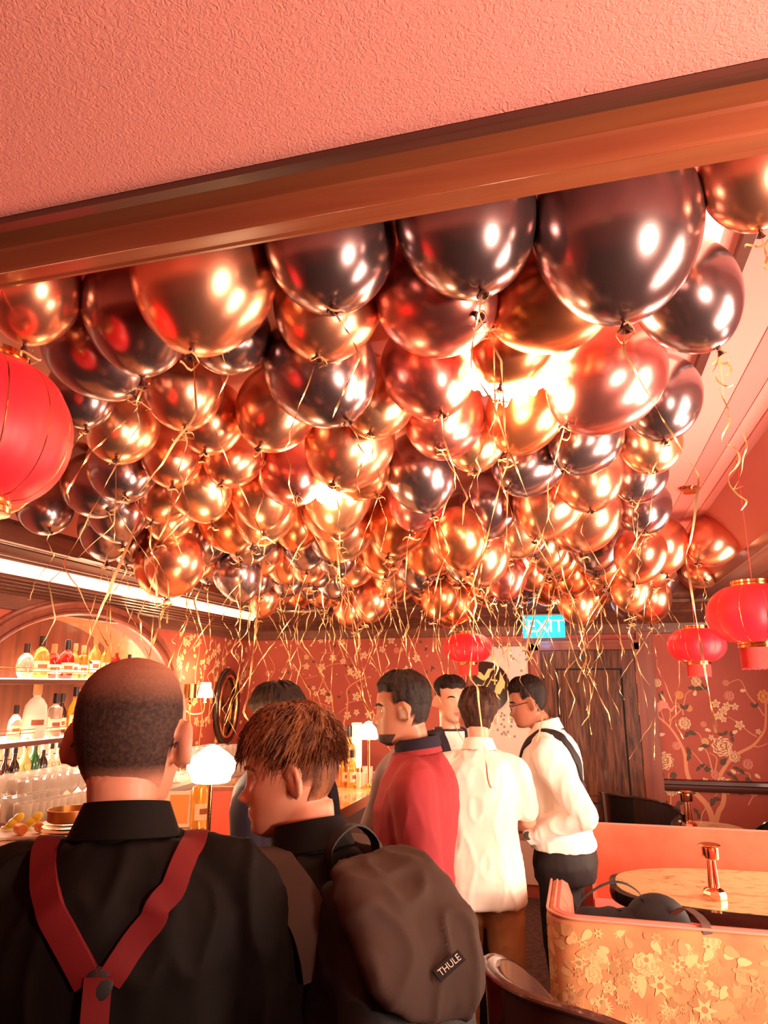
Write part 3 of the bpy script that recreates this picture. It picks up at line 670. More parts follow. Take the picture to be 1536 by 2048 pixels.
# ================================================================== BAR
M_BARTOP = mat('amber_marble_bar_top', (.50,.24,.10), .12, mix=((.85,.50,.25), 4, .35, .7, (1,1,1), 1.2), coat=.5)
M_BARF = wood('dark_bar_front', (.03,.012,.012), (.06,.02,.018), .35, 3, (2,2,.2))
b = MB(); b.box((-2.32,1.35,1.035), (-1.22,5.15,1.08)); b.build; bar = b.build('bar_counter', M_BARTOP, smooth=False, bevel=.004)
tag(bar, 'long marble-topped bar counter with a dark wooden front, running along the left', 'bar counter')
b = MB(); b.box((-2.25,1.4,0), (-1.30,5.1,1.035)); b.build('bar_front', M_BARF, bar, smooth=False)
b = MB(); b.box((-1.222,1.35,1.03), (-1.208,5.16,1.084)); b.box((-2.32,5.15,1.03), (-1.208,5.162,1.084)); b.build('edge_strip', M_COPPER, bar, smooth=False)
b = MB(); b.box((-3.145,3.06,1.0), (-2.62,6.2,1.04)); b.box((-3.54,3.06,1.0), (-3.145,5.04,1.04)); o = b.build('back_counter', mat('pale_stone_counter', (.80,.68,.58), .3), smooth=False, bevel=.004)
tag(o, 'pale back counter under the arched niche crowded with glasses', 'counter')
b = MB(); b.box((-3.14,3.06,0), (-2.68,6.2,1.0)); b.build('cabinet_front', M_BARF, o, smooth=False)
# shelves
def shelf(z, label):
    b = MB(); b.box((XL-.42,AC-AW+.005,z-.035), (XL-.02,AC+AW-.005,z-.006)); s = b.build('bottle_shelf', M_CORN, smooth=False, bevel=.003); tag(s, label, 'shelf')
    b = MB(); b.box((XL-.40,AC-AW+.02,z-.006), (XL-.04,AC+AW-.02,z)); b.build('lit_glass_top', M_SHELFL, s, smooth=False)
    b = MB()
    for zz in (.04,.06): b.tube([(XL-.03,AC-AW+.01,z+zz), (XL-.03,AC+AW-.01,z+zz)], .0025, 6)
    for k in range(9): y = AC-AW+.02+k*(2*AW-.04)/8; b.tube([(XL-.03,y,z-.01), (XL-.03,y,z+.06)], .0025, 6)
    b.build('gallery_rail', M_BRASS, s)
shelf(1.733, 'upper lit shelf of liquor bottles in the arched niche'); shelf(1.377, 'lower lit shelf of bottles in the arched niche')
# bottles
def glassm(n, c, tr=.75): return mat(n, c, .06, trans=tr, ior=1.4, coat=.4)
LIQ = {'amber': glassm('amber_whisky_glass', (.85,.40,.07)), 'gold': glassm('golden_spirit_glass', (.95,.62,.15)), 'red': glassm('red_spirit_glass', (.55,.04,.03)), 'clear': glassm('clear_spirit_glass', (.95,.85,.75), .85), 'white': mat('white_ceramic_bottle', (.85,.75,.65), .3), 'dark': mat('dark_wine_bottle_glass', (.03,.012,.008), .08, coat=.6), 'green': mat('green_wine_bottle_glass', (.02,.10,.03), .08, coat=.6), 'pale': glassm('pale_green_glass', (.55,.65,.30))}
LABM = {'cream': mat('cream_paper_label', (.85,.68,.48), .6), 'red': mat('red_foil', (.7,.04,.03), .35), 'dark': mat('black_cap', (.02,.01,.01), .35), 'gold': M_BRASS, 'white': mat('white_paper_label', (.9,.82,.72), .6), 'cork': mat('cork_stopper', (.55,.28,.12), .8)}
SH = {'tall': [(0,0),(.034,0),(.036,.006),(.036,.15),(.030,.172),(.014,.195),(.012,.24),(.014,.243),(.014,.25),(0,.25)],
      'round': [(0,0),(.040,0),(.044,.008),(.044,.09),(.040,.125),(.026,.148),(.014,.158),(.013,.19),(.015,.195),(0,.195)],
      'square': [(0,0),(.036,0),(.038,.006),(.038,.14),(.033,.156),(.015,.165),(.013,.20),(.015,.205),(0,.205)],
      'wine': [(0,0),(.034,0),(.037,.006),(.037,.19),(.030,.22),(.015,.245),(.014,.30),(.016,.302),(.016,.31),(0,.31)],
      'ball': [(0,0),(.030,0),(.045,.03),(.050,.07),(.044,.11),(.028,.135),(.014,.145),(.013,.17),(.016,.175),(0,.175)]}
def bottle(p, shape, liq, lab, cap, label, s=1.0, group='bottles on the niche shelves'):
    pr_ = SH[shape]; b = MB(); b.lathe([(r*s, z*s) for r, z in pr_], n=20 if shape != 'square' else 4 if False else 20)
    o = b.build('bottle', LIQ[liq], loc=p); tag(o, label, 'bottle', group)
    zt = pr_[-1][1]*s; rn = .0165*s
    b = MB(); b.lathe([(0,zt+.002),(rn,zt+.002),(rn,zt-.03*s),(rn*1.02,zt-.03*s),(rn*1.02,zt+.025*s),(0,zt+.027*s)], n=16); b.build('stopper', LABM[cap], o)
    if lab:
        rb_ = max(r for r, z in pr_ if z < pr_[-1][1]*.5)*s*1.012; z0, z1 = pr_[-1][1]*s*.16, pr_[-1][1]*s*.46
        b = MB(); vs = []
        for k in range(13): a = -1.1+2.2*k/12-.55; vs += [(rb_*math.cos(a), rb_*math.sin(a), z0), (rb_*math.cos(a), rb_*math.sin(a), z1)]
        b.add(vs, [(2*k,2*k+2,2*k+3,2*k+1) for k in range(12)]); b.build('paper_label', LABM[lab], o)
        b = MB(); vs = []
        for k in range(9): a = -.55+1.1*k/8-.55; vs += [(rb_*1.01*math.cos(a), rb_*1.01*math.sin(a), z0+(z1-z0)*.35), (rb_*1.01*math.cos(a), rb_*1.01*math.sin(a), z0+(z1-z0)*.7)]
        b.add(vs, [(2*k,2*k+2,2*k+3,2*k+1) for k in range(8)]); b.build('label_print', M_LINE if lab != 'red' else LABM['cream'], o)
    return o
ordn = ['first','second','third','fourth','fifth','sixth','seventh','eighth','ninth','tenth','eleventh','twelfth','thirteenth','fourteenth','fifteenth','sixteenth','seventeenth']
for i, (x, sh, lq, lb, cp, s, ds) in enumerate(((48,'ball','clear',None,'dark',1.05,'squat clear bottle with a black stopper'),(78,'round','gold','cream','dark',1.2,'broad golden bottle'),(103,'ball','red','white','cork',1.1,'round red bottle with a white label'),(130,'round','red','cream','dark',1.15,'broad red bottle'),(146,'tall','gold','white','cork',.85,'narrow golden bottle'),(163,'square','amber','white','cork',.98,'amber bottle with a dark label'),(186,'tall','gold','white','cork',1.1,'tallest golden bottle'),(208,'tall','gold','cream','cork',1.0,'slim golden bottle with a cork'),(230,'tall','red','white','cork',.86,'slim reddish bottle with a white label'),(256,'square','clear','white','dark',.8,'short clear bottle with a white label'))):
    p = atX(x, 1352, -3.30); bottle((-3.30,p.y,1.734), sh, lq, lb, cp, '%s on the upper niche shelf, %s from the left' % (ds, ordn[i]), s)
for i, (x, sh, lq, lb, cp, s, ds) in enumerate(((27,'round','clear','cream','dark',.9,'small clear bottle'),(52,'round','white','white','cork',1.55,'big white ceramic bottle'),(72,'square','clear','white','dark',.95,'clear bottle beside the white ceramic one'),(92,'square','clear','white','dark',1.15,'clear bottle with a white oval label'),(118,'tall','dark','cream','dark',.95,'dark bottle with a cream label'),(131,'tall','amber','cream','dark',1.1,'tall amber bottle'),(148,'round','amber','white','cork',1.3,'broad amber bottle beside the bald head'),(176,'tall','gold','white','cork',1.0,'golden bottle mostly behind the bald head'))):
    p = atX(x, 1470, -3.28); bottle((-3.28+(.05 if i % 2 else 0),p.y,1.378), sh, lq, lb, cp, '%s on the lower niche shelf' % ds, s)
for i, (x, lq, lb, cp, s, ds) in enumerate(((4,'dark','cream','dark',.95,'dark wine bottle at the picture edge'),(22,'dark','cream','dark',1.0,'dark wine bottle with a yellow oval label'),(44,'pale','cream','gold',1.08,'pale green wine bottle with gold foil'),(62,'green','cream','red',1.1,'green wine bottle with a bright red cap'),(79,'dark','white','white',1.0,'dark wine bottle with a white foil neck'),(95,'clear','cream','dark',1.0,'clear wine bottle, black cap, next to the white-necked one'),(110,'clear','white','dark',1.0,'clear wine bottle, black cap, middle of the row'),(125,'clear','white','dark',1.0,'clear wine bottle, black cap, near the bald head'),(140,'clear','cream','dark',1.0,'clear wine bottle, black cap, touching the bald head outline'))):
    p = atX(x, 1570, -3.22); bottle((-3.22,p.y,1.041), 'wine', lq, lb, cp, ds+' on the back counter', s*.95, 'wine bottles on the back counter')
# glasses
b = MB(); b.lathe([(.0,0),(.030,0),(.033,.004),(.036,.085),(.034,.085),(.031,.010),(0,.010)], n=16); g0 = b.build('tumbler_glass', M_GLASS); tum = g0.data; bpy.data.objects.remove(g0)
b = MB(); b.lathe([(0,0),(.032,0),(.032,.002),(.006,.006),(.004,.02),(.004,.08),(.012,.088),(.034,.115),(.038,.145),(.032,.185),(.0305,.185),(.0365,.145),(.032,.117),(.010,.092),(0,.09)], n=16); g0 = b.build('wine_glass', M_GLASS); wg = g0.data; bpy.data.objects.remove(g0)
def put(nm, me, p, label, cat, group):
    o = bpy.data.objects.new(nm, me); C.objects.link(o); o.location = p; tag(o, label, cat, group); return o
rk = random.Random(5)
for row in range(4):
    for k in range(17):
        y = 3.12+k*.088+(.04 if row % 2 else 0); put('wine_glass', wg, (-2.72-row*.1, y, 1.041), '%s wine glass from the left in the %s row below the lit shelves' % (ordn[k], ordn[row]), 'glass', 'wine glasses on the back counter by the niche, %s row' % ordn[row])
for row in range(3):
    for k in range(6): put('wine_glass', wg, (-2.74-row*.1, 4.95+k*.09, 1.041), '%s wine glass from the left in the %s row behind the glowing shell lamp' % (ordn[k], ordn[row]), 'glass', 'wine glasses behind the shell lamp, %s row' % ordn[row])
for k in range(11):
    p = atz(42+k*14.2, 1658-k*3.1, 1.081); put('tumbler_glass', tum, (p.x, p.y, 1.081), '%s tumbler from the left in the front row behind the brass plates' % ordn[k], 'glass', 'tumblers on the bar').scale = (1.1,1.1,1.25)
for k in range(7):
    p = atz(30+k*14.2, 1646-k*3.1, 1.081); put('tumbler_glass', tum, (p.x-.06, p.y+.02, 1.081), '%s tumbler from the left in the back row behind the cutting board' % ordn[k], 'glass', 'tumblers behind the fruit board').scale = (1.1,1.1,1.25)
# brass plate stack
p = atz(132,1688,1.081)
zz = 1.081
for k in range(6):
    b = MB(); r = .098 if k else .1; b.lathe([(0,0),(.06,0),(r,.011),(r+.003,.013),(r-.002,.0135),(.06,.004),(0,.004)], n=40)
    o = b.build('brass_plate', M_BRASSD, loc=(p.x+.002*k, p.y, zz)); zz += .0145
    tag(o, 'round brass plate, %s from the bottom of the stack on the bar' % ordn[k], 'plate', 'stacked brass plates')
b = MB(); b.lathe([(0,0),(.082,0),(.088,.004),(.090,.045),(.087,.045),(.084,.006),(0,.006)], n=40)
tag(b.build('brass_bowl', M_BRASSD, loc=(p.x+.01, p.y, zz+.001)), 'low brass bowl on top of the stacked brass plates', 'bowl')
# fruit board with rolled citrus peel and garnishes
p = atz(45,1672,1.081); b = MB(); b.box((-.13,-.09,0), (.13,.12,.012))
tag(b.build('cutting_board', mat('white_board', (.85,.78,.70), .4), loc=(p.x-.02,p.y,1.081), rot=(0,0,.5), smooth=False, bevel=.003), 'white cutting board with garnishes at the left end of the bar', 'cutting board')
for k, (dx, dy, m, ds) in enumerate(((.02,-.03,'o','cut carrot-orange garnish roll at the board front'),(.08,.02,'o','cut orange garnish roll beside the brass plates'),(-.06,.02,'y','yellow citrus slices heap left on the board'),(.0,.06,'y','yellow citrus piece behind the rolls'))):
    b = MB()
    if m == 'o': b.lathe([(0,0),(.018,.0),(.021,.003),(.021,.05),(.018,.053),(0,.053)], n=16, M=Matrix.Rotation(PI/2,4,'Y') @ Matrix.Rotation(.5,4,'X'))
    else:
        for q in range(4): b.ell((q*.014-.02,.01*(q%2),.012+.012*q), (.026,.026,.008), 8, M=Matrix.Rotation(.3*q,4,'X'))
    o = b.build('citrus_garnish', mat('cut_orange', (.85,.30,.08), .45) if m == 'o' else mat('lemon_yellow', (.85,.65,.05), .4), loc=(p.x-.02+dx, p.y+dy, 1.117 if m == 'o' else 1.094)); tag(o, ds, 'fruit')
p = atz(110,1712,1.081); b = MB(); b.box((-.12,-.07,0), (.12,.07,.045)); tag(b.build('leather_box', mat('dark_brown_leather', (.06,.018,.012), .4), loc=(p.x,p.y,1.081), rot=(0,0,.3), smooth=False, bevel=.012), 'dark brown leather box in front of the brass plates', 'box')
# shell lamps
def shell_lamp(c, R, label):
    e = empty('bar_lamp', (c.x, c.y, 1.08), 0, label, 'lamp'); zc = c.z-1.08
    b = MB(); n = 64; vs = []; fs = []
    pr_ = [(.0,.88),(.12,.86),(.28,.78),(.40,.66),(.62,.50),(.85,.28),(.98,.02),(.99,-.15),(.90,-.38),(.80,-.55),(.78,-.72),(.70,-.80)]
    for r, z in pr_:
        for k in range(n): a = 2*PI*k/n; g = R*r*(1+.05*abs(math.cos(a*6))); vs.append((g*math.cos(a), g*math.sin(a), zc+z*R*.92))
    for i in range(len(pr_)-1):
        for k in range(n): k2 = (k+1)%n; fs.append((i*n+k,i*n+k2,(i+1)*n+k2,(i+1)*n+k))
    b.add(vs, fs); b.build('lamp_shade', M_LAMP, e, angle=180)
    b = MB(); b.lathe([(0,.0),(.05,0),(.052,.008),(.03,.016),(.008,.03),(.007,zc-R*.7),(.03,zc-R*.68),(.03,zc-R*.6),(0,zc-R*.6)], n=28); b.build('lamp_stand', M_BRASS, e)
    for k in range(2): point((c.x+.10*(1-2*k), c.y+.04, c.z+.12-.1*k), 3.0, (1,.58,.28), .06, 'bar_lamp_light')
shell_lamp(atF(424,1528,2.53), .079, 'glowing shell-shaped glass lamp on the bar between the bald and brown-haired men')
shell_lamp(atF(738,1461,4.55), .07, 'smaller glowing shell-shaped lamp at the far end of the bar')
# objects on the bar
p = atz(450,1690,1.081); e = empty('menu_stand', (p.x,p.y,1.081), .35, 'wooden framed menu stand with a red sheet under the glowing bar lamp', 'menu')
b = MB(); b.box((-.075,-.008,0), (.075,.008,.22)); b.build('frame', M_FRAME, e, smooth=False, bevel=.003)
b = MB(); b.box((-.058,-.0095,.02), (.058,-.0081,.20)); b.build('menu_sheet', mat('bright_red_sheet', (.75,.06,.04), .5), e, smooth=False)
p = atz(398,1655,1.081); bottle((p.x,p.y,1.081), 'square', 'gold', 'cream', 'gold', 'golden bottle with a cream label on the bar below the glowing lamp', 1.1, 'bottles on the bar')
p = atz(355,1655,1.081); b = MB(); b.box((-.055,-.006,0), (.055,.006,.15)); o = b.build('picture_frame', LABM['white'], loc=(p.x,p.y,1.081), rot=(-.15,0,.4), smooth=False, bevel=.002); tag(o, 'white framed picture card standing on the bar right of the bald head', 'picture frame')
b = MB(); b.box((-.042,-.0075,.015), (.042,-.0062,.135)); b.build('picture', M_ORNG, o, smooth=False)
for i, (x, y, sh, lq, s, ds) in enumerate(((697,1560,'tall','gold',1.25,'slim gold bottle with a tall neck'),(688,1572,'square','amber',.9,'amber bottle with a pale label'),(709,1545,'round','clear',.9,'short clear bottle by the cream candle'),(703,1575,'tall','gold',.8,'small golden bottle in front'))):
    p = atz(x,y,1.081); bottle((p.x,p.y,1.081), sh, lq, 'cream', 'dark', ds+' at the far end of the bar', s, 'bottles on the bar')
p = atz(720,1548,1.081); b = MB(); b.box((-.03,-.03,.0), (.03,.03,.30)); tag(b.build('tall_candle_box', mat('lit_cream_shade', (.95,.8,.5), .5, emit=(1,.72,.35), es=1.1), loc=(p.x-.02,p.y-.02,1.13), smooth=False, bevel=.003), 'tall cream lit rectangular shade behind the farther bar lamp', 'lamp')
b = MB(); b.lathe([(0,0),(.05,0),(.05,.045),(.02,.049),(0,.049)], n=20); tag(b.build('brass_pot', M_BRASS, loc=(p.x-.02,p.y-.02,1.081)), 'small round brass pot carrying the cream shade at the far bar end', 'pot')
for k, (x, y) in enumerate(((722,1575),(735,1560))):
    p = atz(x,y,1.081); put('tumbler_glass', tum, (p.x,p.y,1.081), ('near' if k == 0 else 'far')+' one of two tumblers on the bar before the red jacket', 'glass', 'tumblers at the far bar end')
# sconce and mirror on the left wall
c = atX(411,1385,-2.99); e = empty('wall_sconce', (XL,c.y-.12,c.z-.12), 0, 'brass two-armed wall sconce with a lit white shade, left of the oval mirror', 'sconce')
b = MB(); b.lathe([(.045,0),(.045,.012),(.02,.02)], n=24, M=Matrix.Rotation(PI/2,4,'Y')); b.build('wall_plate', M_BRASS, e)
for s, yy in ((1,.12),(-1,-.12)):
    b = MB(); b.tube(catmull([(0.02,0,0),(.08,yy*.4,-.05),(.15,yy*.9,-.04),(.16,yy,.04)],8), .007, 8); b.lathe([(.016,0),(.018,.01),(.012,.02),(.011,.07),(0,.07)], (.16,yy,.03), 16); b.build('arm', M_BRASS, e)
    b = MB(); b.lathe([(.064,0),(.040,.12),(.038,.12),(.062,0)] if s > 0 else [(.05,0),(.05,.11),(.048,.11),(.048,0)], (.16,yy,.08), 28); b.build('shade', M_CANDLE if s > 0 else M_BRASSD, e)
point((-2.96, c.y-.3, c.z+.13), 4.5, (1,.6,.3), .05, 'sconce_light'); point((-2.98, c.y+.02, c.z+.16), 4, (1,.6,.3), .04, 'sconce_light')
c = atX(453,1412,XL+.02); e = empty('oval_mirror', (XL,c.y,c.z), 0, 'oval mirror in a dark and gilt frame on the left wall near the corner', 'mirror')
def oval(a, bb, r, nm, m, x):
    b = MB(); P = [(x, a*math.cos(2*PI*k/48), bb*math.sin(2*PI*k/48)) for k in range(49)]; b.tube(P, r, 10, caps=False); b.build(nm, m, e)
oval(.20,.31,.03,'outer_frame', mat('black_lacquer_frame', (.03,.012,.01), .2, coat=.5), .02); oval(.165,.27,.016,'gilt_frame', M_BRASS, .035)
b = MB(); b.lathe([(0,0),(.17,0),(.17,.012),(0,.014)], n=40, M=Matrix.Rotation(PI/2,4,'Y') @ Matrix.Diagonal((1.6,1,1,1))); b.build('mirror_glass', mat('antique_mirror', (.35,.18,.10), .15, .8, mix=((.1,.03,.02), 12, .45, .6)), e)
# ================================================================== BOOTHS
M_VEL = mat('coral_velvet', (.66,.11,.05), .75, sheen=.3, mix=((.74,.15,.07), 5, .35, .65))
M_FLOR = mat('tan_floral_fabric', (.46,.16,.07), .8, mix=((.60,.27,.10), 7, .35, .65)); M_PIPE = mat('rose_piping', (.70,.25,.18), .5)
F1 = mat('woven_pale_gold', (.76,.46,.20), .8); F2 = mat('woven_peach', (.62,.29,.12), .8); F3 = mat('woven_olive_brown', (.42,.20,.08), .8)
def booth(x0, x1, yb, ya, dirn, label, floral):
    """back at y=yb, left arm runs to y=ya; dirn=+1 when it opens towards +y"""
    e = empty('booth_sofa', ((x0+x1)/2, yb, 0), 0, label, 'sofa'); ox, oy = (x0+x1)/2, yb; r = .13; s = dirn; T = .095
    P = [(x0, ya)]+[(x0, yb+s*(r+ (abs(ya-yb)-r)*(1-t))) for t in (.33,.66,1)]
    P += [(x0+r-r*math.cos(a), yb+s*(r-r*math.sin(a))) for a in [PI/2*k/8 for k in range(1,9)]]+[(x0+r+(x1-x0-r)*k/16, yb) for k in range(1,17)]
    P = [Vector((x-ox, y-oy)) for x, y in P]; L = len(P); N = []
    for i in range(L):
        t = (P[min(i+1,L-1)]-P[max(i-1,0)]).normalized(); N.append(Vector((t.y, -t.x)) if s > 0 else Vector((-t.y, t.x)))
    # N points to the outside
    if N[-1].y*s > 0: N = [-n for n in N]
    z0, z1 = .14, .85
    def strip(offs, m, nm):
        rings = []
        for i in range(L): rings.append([(P[i].x+N[i].x*o, P[i].y+N[i].y*o, z) for o, z in offs])
        b = MB(); b.rings(rings, None, True); return b
    o = strip([(0,z0),(0,z1-.02),(-.01,z1-.005),(-.02,z1),(-.03,z1-.001),(-.03,z0)], None, 'x'); b = o
    for i, f in enumerate(b.m): b.m[i] = b.mi(M_FLOR)
    if floral:
        S = [0]
        for i in range(1, L): S.append(S[-1]+(P[i]-P[i-1]).length)
        def fm(u, v, h):
            u = min(max(u, .001), S[-1]-.001); i = max(k for k in range(L) if S[k] <= u); i = min(i, L-2); t = (u-S[i])/(S[i+1]-S[i]); q = P[i].lerp(P[i+1], t); n = N[i].lerp(N[i+1], t)
            v = min(max(v, z0+.002), z1-.022); return (q.x+n.x*h, q.y+n.y*h, v)
        d = Decal(b, fm); d.h = .0003; d.dh = .0000009; rf = random.Random(21); A0 = S[11]
        for k in range(330):   # stems and grass
            u = rf.uniform(.05, S[-1]-.3); v = rf.uniform(.2,.5); d.branch([(u,v-.1),(u+rf.uniform(-.01,.01),v),(u+rf.uniform(-.03,.03),v+rf.uniform(.05,.13))], .006, .002, rf.choice((F1,F2,F3)))
        for k in range(1000):
            u = rf.uniform(.02, S[-1]-.25); v = rf.uniform(.2,.82); t = rf.random(); m = rf.choice((F1,F2,F2,F1,F3))
            if v > .6:
                if t < .25: d.daisy(u, v, rf.uniform(.02,.035), m, F3, 6)
                elif t < .4: d.blossom(u, v, rf.uniform(.015,.028), m, F3)
                elif t < .85: d.leaf(u, v, rf.uniform(.03,.06), rf.random()*6.28, m)
                else: d.peony(u, v, rf.uniform(.02,.035), m, F2)
            else:
                if t < .45: d.daisy(u, v, rf.uniform(.015,.04), rf.choice((F1,F2)), F3, rf.choice((9,12,15)))
                elif t < .6: d.disc(u, v, rf.uniform(.01,.02), m, 4, .2)
                elif t < .9: d.leaf(u, v, rf.uniform(.03,.07), PI/2+rf.uniform(-.7,.7), m, .2)
                else: d.blossom(u, v, rf.uniform(.012,.022), F1, F3)
        for u, v in ((.86,.66),(1.0,.60),(1.25,.70),(1.55,.62)):
            d.daisy(A0+u-.6, v, .042, F1, F3, 6)
    b.build('outer_shell', M_FLOR, e, angle=50)
    strip([(-.031,z0),(-.031,z1-.004),(-.05,z1+.004),(-.075,z1-.01),(-.092,z1-.06),(-T-.004,z1-.2),(-T-.004,z0)], None, 'y').build('velvet_back', M_VEL, e, angle=50)
    for of, nm in ((-.004,'piping'),(-.03,'piping')):
        bb = MB(); bb.tube([(P[i].x+N[i].x*of, P[i].y+N[i].y*of, z1+.001) for i in range(L)], .0055, 8); bb.build(nm, M_PIPE, e)
    strip([(-.015,.0),(-.015,.14),(-.09,.14),(-.09,0)], None, 'z').build('plinth', M_BARF, e)
    b = MB(); xi = x0+T+.005-ox; yi0 = s*(T+.005); yi1 = (ya-oy); b.box((xi, min(yi0,yi1), .30), (x1-ox, max(yi0,yi1), .455)); b.build('seat_cushion', M_VEL, e, smooth=True, bevel=.03)
    b = MB(); b.box((xi, min(yi0,yi1*.9), .0), (x1-ox, max(yi0,yi1*.9), .30)); b.build('seat_base', M_BARF, e, smooth=False)
    return e
booth(-.185, 1.86, 2.965, 3.50, 1, 'near booth sofa with a flowered tan fabric back and rose piping', True)
booth(-.105, 1.86, 4.92, 4.22, -1, 'far booth sofa with a plain coral velvet back behind the marble table', False)
# oval table
e = empty('booth_table', (.86,3.97,0), 0, 'oval yellow marble table with a black rim between the two booths', 'table')
def sup(a, bb, n=2.6, N_=72): return [(a*math.copysign(abs(math.cos(t))**(2/n), math.cos(t)), bb*math.copysign(abs(math.sin(t))**(2/n), math.sin(t))) for t in [2*PI*k/N_ for k in range(N_)]]
def supring(a, bb, z): return [(x,y,z) for x, y in sup(a, bb)]
M_ONYX = mat('yellow_onyx_marble', (.80,.50,.24), .15, mix=((.42,.20,.08), 5, .52, .72, (1,2.4,1), 2.5), coat=.5)
b = MB(); b.rings([supring(.755,.385,.735), supring(.755,.385,.75)]); b.build('marble_top', M_ONYX, e, angle=30)
b = MB(); b.rings([supring(.76,.39,.69), supring(.785,.415,.695), supring(.79,.42,.72), supring(.785,.415,.745), supring(.757,.387,.748), supring(.757,.387,.73)]); b.build('table_rim', mat('black_lacquer', (.015,.007,.006), .12, coat=.6), e, angle=30)
b = MB(); b.lathe([(.28,0),(.28,.02),(.06,.04),(.05,.06),(.05,.66),(.2,.69)], n=32); b.build('pedestal', M_BARF, e)
def cordless(p, s, label):
    e = empty('table_lamp', p, .3, label, 'lamp', 'brass cordless table lamps')
    b = MB(); b.lathe([(0,0),(.052*s,0),(.054*s,.006*s),(.054*s,.02*s),(.047*s,.032*s),(.03*s,.042*s),(.02*s,.046*s),(0,.046*s)], n=8); b.build('lamp_base', M_COPPER, e, angle=20)
    for k in (-1,1):
        b = MB(); b.tube([(k*.014*s,0,.044*s), (k*.007*s,0,.20*s)], [.013*s,.009*s], 12); b.build('lamp_stem', M_COPPER, e)
    b = MB(); b.lathe([(0,.165*s),(.036*s,.165*s),(.038*s,.17*s),(.038*s,.215*s),(.034*s,.218*s),(.0,.22*s)], n=32); b.build('lamp_head', M_COPPER, e)
    b = MB(); b.box((-.056*s,-.006*s,.219*s), (.045*s,.006*s,.225*s)); b.lathe([(.043*s,.221*s),(.047*s,.224*s),(.043*s,.227*s)], n=32); b.build('top_bar', M_BRASS, e, smooth=False)
p = atz(1430,1796,.75); cordless((p.x,p.y,.751), 1.0, 'brass cordless table lamp on the oval marble table')
# rear table and chairs
e = empty('round_table', (.78,5.62,0), 0, 'small dark round table behind the far booth between two black chairs', 'table')
b = MB(); b.lathe([(0,.70),(.24,.70),(.25,.71),(.25,.725),(.24,.735),(0,.735)], n=48); b.build('tabletop', M_ONYX, e, angle=30)
b = MB(); b.lathe([(.2,0),(.2,.02),(.03,.04),(.03,.70)], n=24); b.build('pedestal', M_BARF, e)
cordless((.66,5.55,.736), 1.05, 'brass cordless table lamp on the rear table before the flowered wall')
def tub(loc, rz, m, label, s=1.0, low=.20):
    e = empty('tub_chair', loc, rz, label, 'chair'); N_ = 28
    def ring(off, top):
        out = []
        for i in range(N_+1):
            a = math.radians(-118+236*i/N_); c = 1-((1-math.cos(a))/1.4695)**2.0
            h = (.60+low*c)*s; r = (.28-off)*s; fl = .03*(1 if top else 0)
            out.append((-(r+fl+.03*c*top)*math.cos(a), (r+fl)*math.sin(a)*1.02, h))
        return out
    tops = ring(0,1); bots = [(x*.82, y*.82, .36*s) for x, y, z in tops]
    mids = [(a[0]*.55+c[0]*.45, a[1]*.55+c[1]*.45, a[2]*.55+c[2]*.45) for a, c in zip(tops, bots)]
    mids = [(x*1.06, y*1.06, z) for x, y, z in mids]
    def inn(R_, k): return [(x*(1-k/math.hypot(x,y)), y*(1-k/math.hypot(x,y)), z) for x, y, z in R_]
    t2 = [(x, y, z+.012) for x, y, z in inn(tops, .02)]
    b = MB(); b.rings([list(r) for r in zip(bots, mids, tops, t2, inn(tops,.045), inn(mids,.055), inn(bots,.06))]); b.build('shell', m, e, angle=60)
    b = MB(); b.tube([(x*1.005, y*1.005, z+.004) for x, y, z in tops], .008*s, 8); b.build('rim', m, e)
    b = MB(); b.lathe([(0,.34*s),(.22*s,.34*s),(.235*s,.36*s),(.235*s,.42*s),(.21*s,.445*s),(0,.45*s)], n=32); b.build('seat', M_VEL if not m.name.startswith('bronze') else mat('brown_leather', (.12,.05,.03), .4), e)
    for sx in (-1,1):
        for sy in (-1,1): b = MB(); b.tube([(sx*.14*s,sy*.14*s,.345*s), (sx*.20*s,sy*.20*s,0)], [.016*s,.009*s], 10); b.build('leg', M_BARF, e)
    return e
M_BLK = mat('glossy_black_leather', (.012,.007,.006), .14, coat=.7)
tub((.42,5.80,0), .85, M_BLK, 'glossy black tub chair left of the rear table, by the door', 1.03, .30)
tub((1.30,5.62,0), PI-.8, M_BLK, 'glossy black tub chair right of the rear table, cut by the picture edge', 1.03, .30)
tub((.0,2.38,0), .75, mat('bronze_brown_gloss', (.07,.028,.022), .22, .3, coat=.5), 'glossy dark brown tub chair in the foreground against the flowered booth', 1.0, .30)
# black bag over the booth
p = Vector((.07,3.26,.456)); e = empty('black_tote_bag', p, .1, 'soft black bag lying on the near booth seat with its strap over the back', 'bag')
M_BAG = mat('matt_black_nylon', (.012,.008,.008), .7)
b = MB(); b.ell((0,0,.20), (.20,.10,.20), 20)
o = b.build('bag_body', M_BAG, e)
for v in o.data.vertices:
    n_ = noise.noise(Vector(v.co)*9); v.co += v.normal*(.04*n_+.015*noise.noise(Vector(v.co)*23))
    if v.co.z > .33: v.co.z -= .04*math.cos(v.co.x*14)
b = MB(); b.ell((.17,.02,.30), (.13,.08,.12), 16); b.build('bag_flap', M_BAG, e)
b = MB()
P = catmull([(-.17,-.05,.30),(-.12,-.10,.42),(.0,-.07,.475),(.1,-.02,.43),(.14,0,.34)], 6); rings = [[q+Vector((0,-.012,0)), q+Vector((0,.012,0)), q+Vector((0,.012,.004)), q+Vector((0,-.012,.004))] for q in P]; b.rings(rings); b.build('handle', M_BAG, e, angle=30)
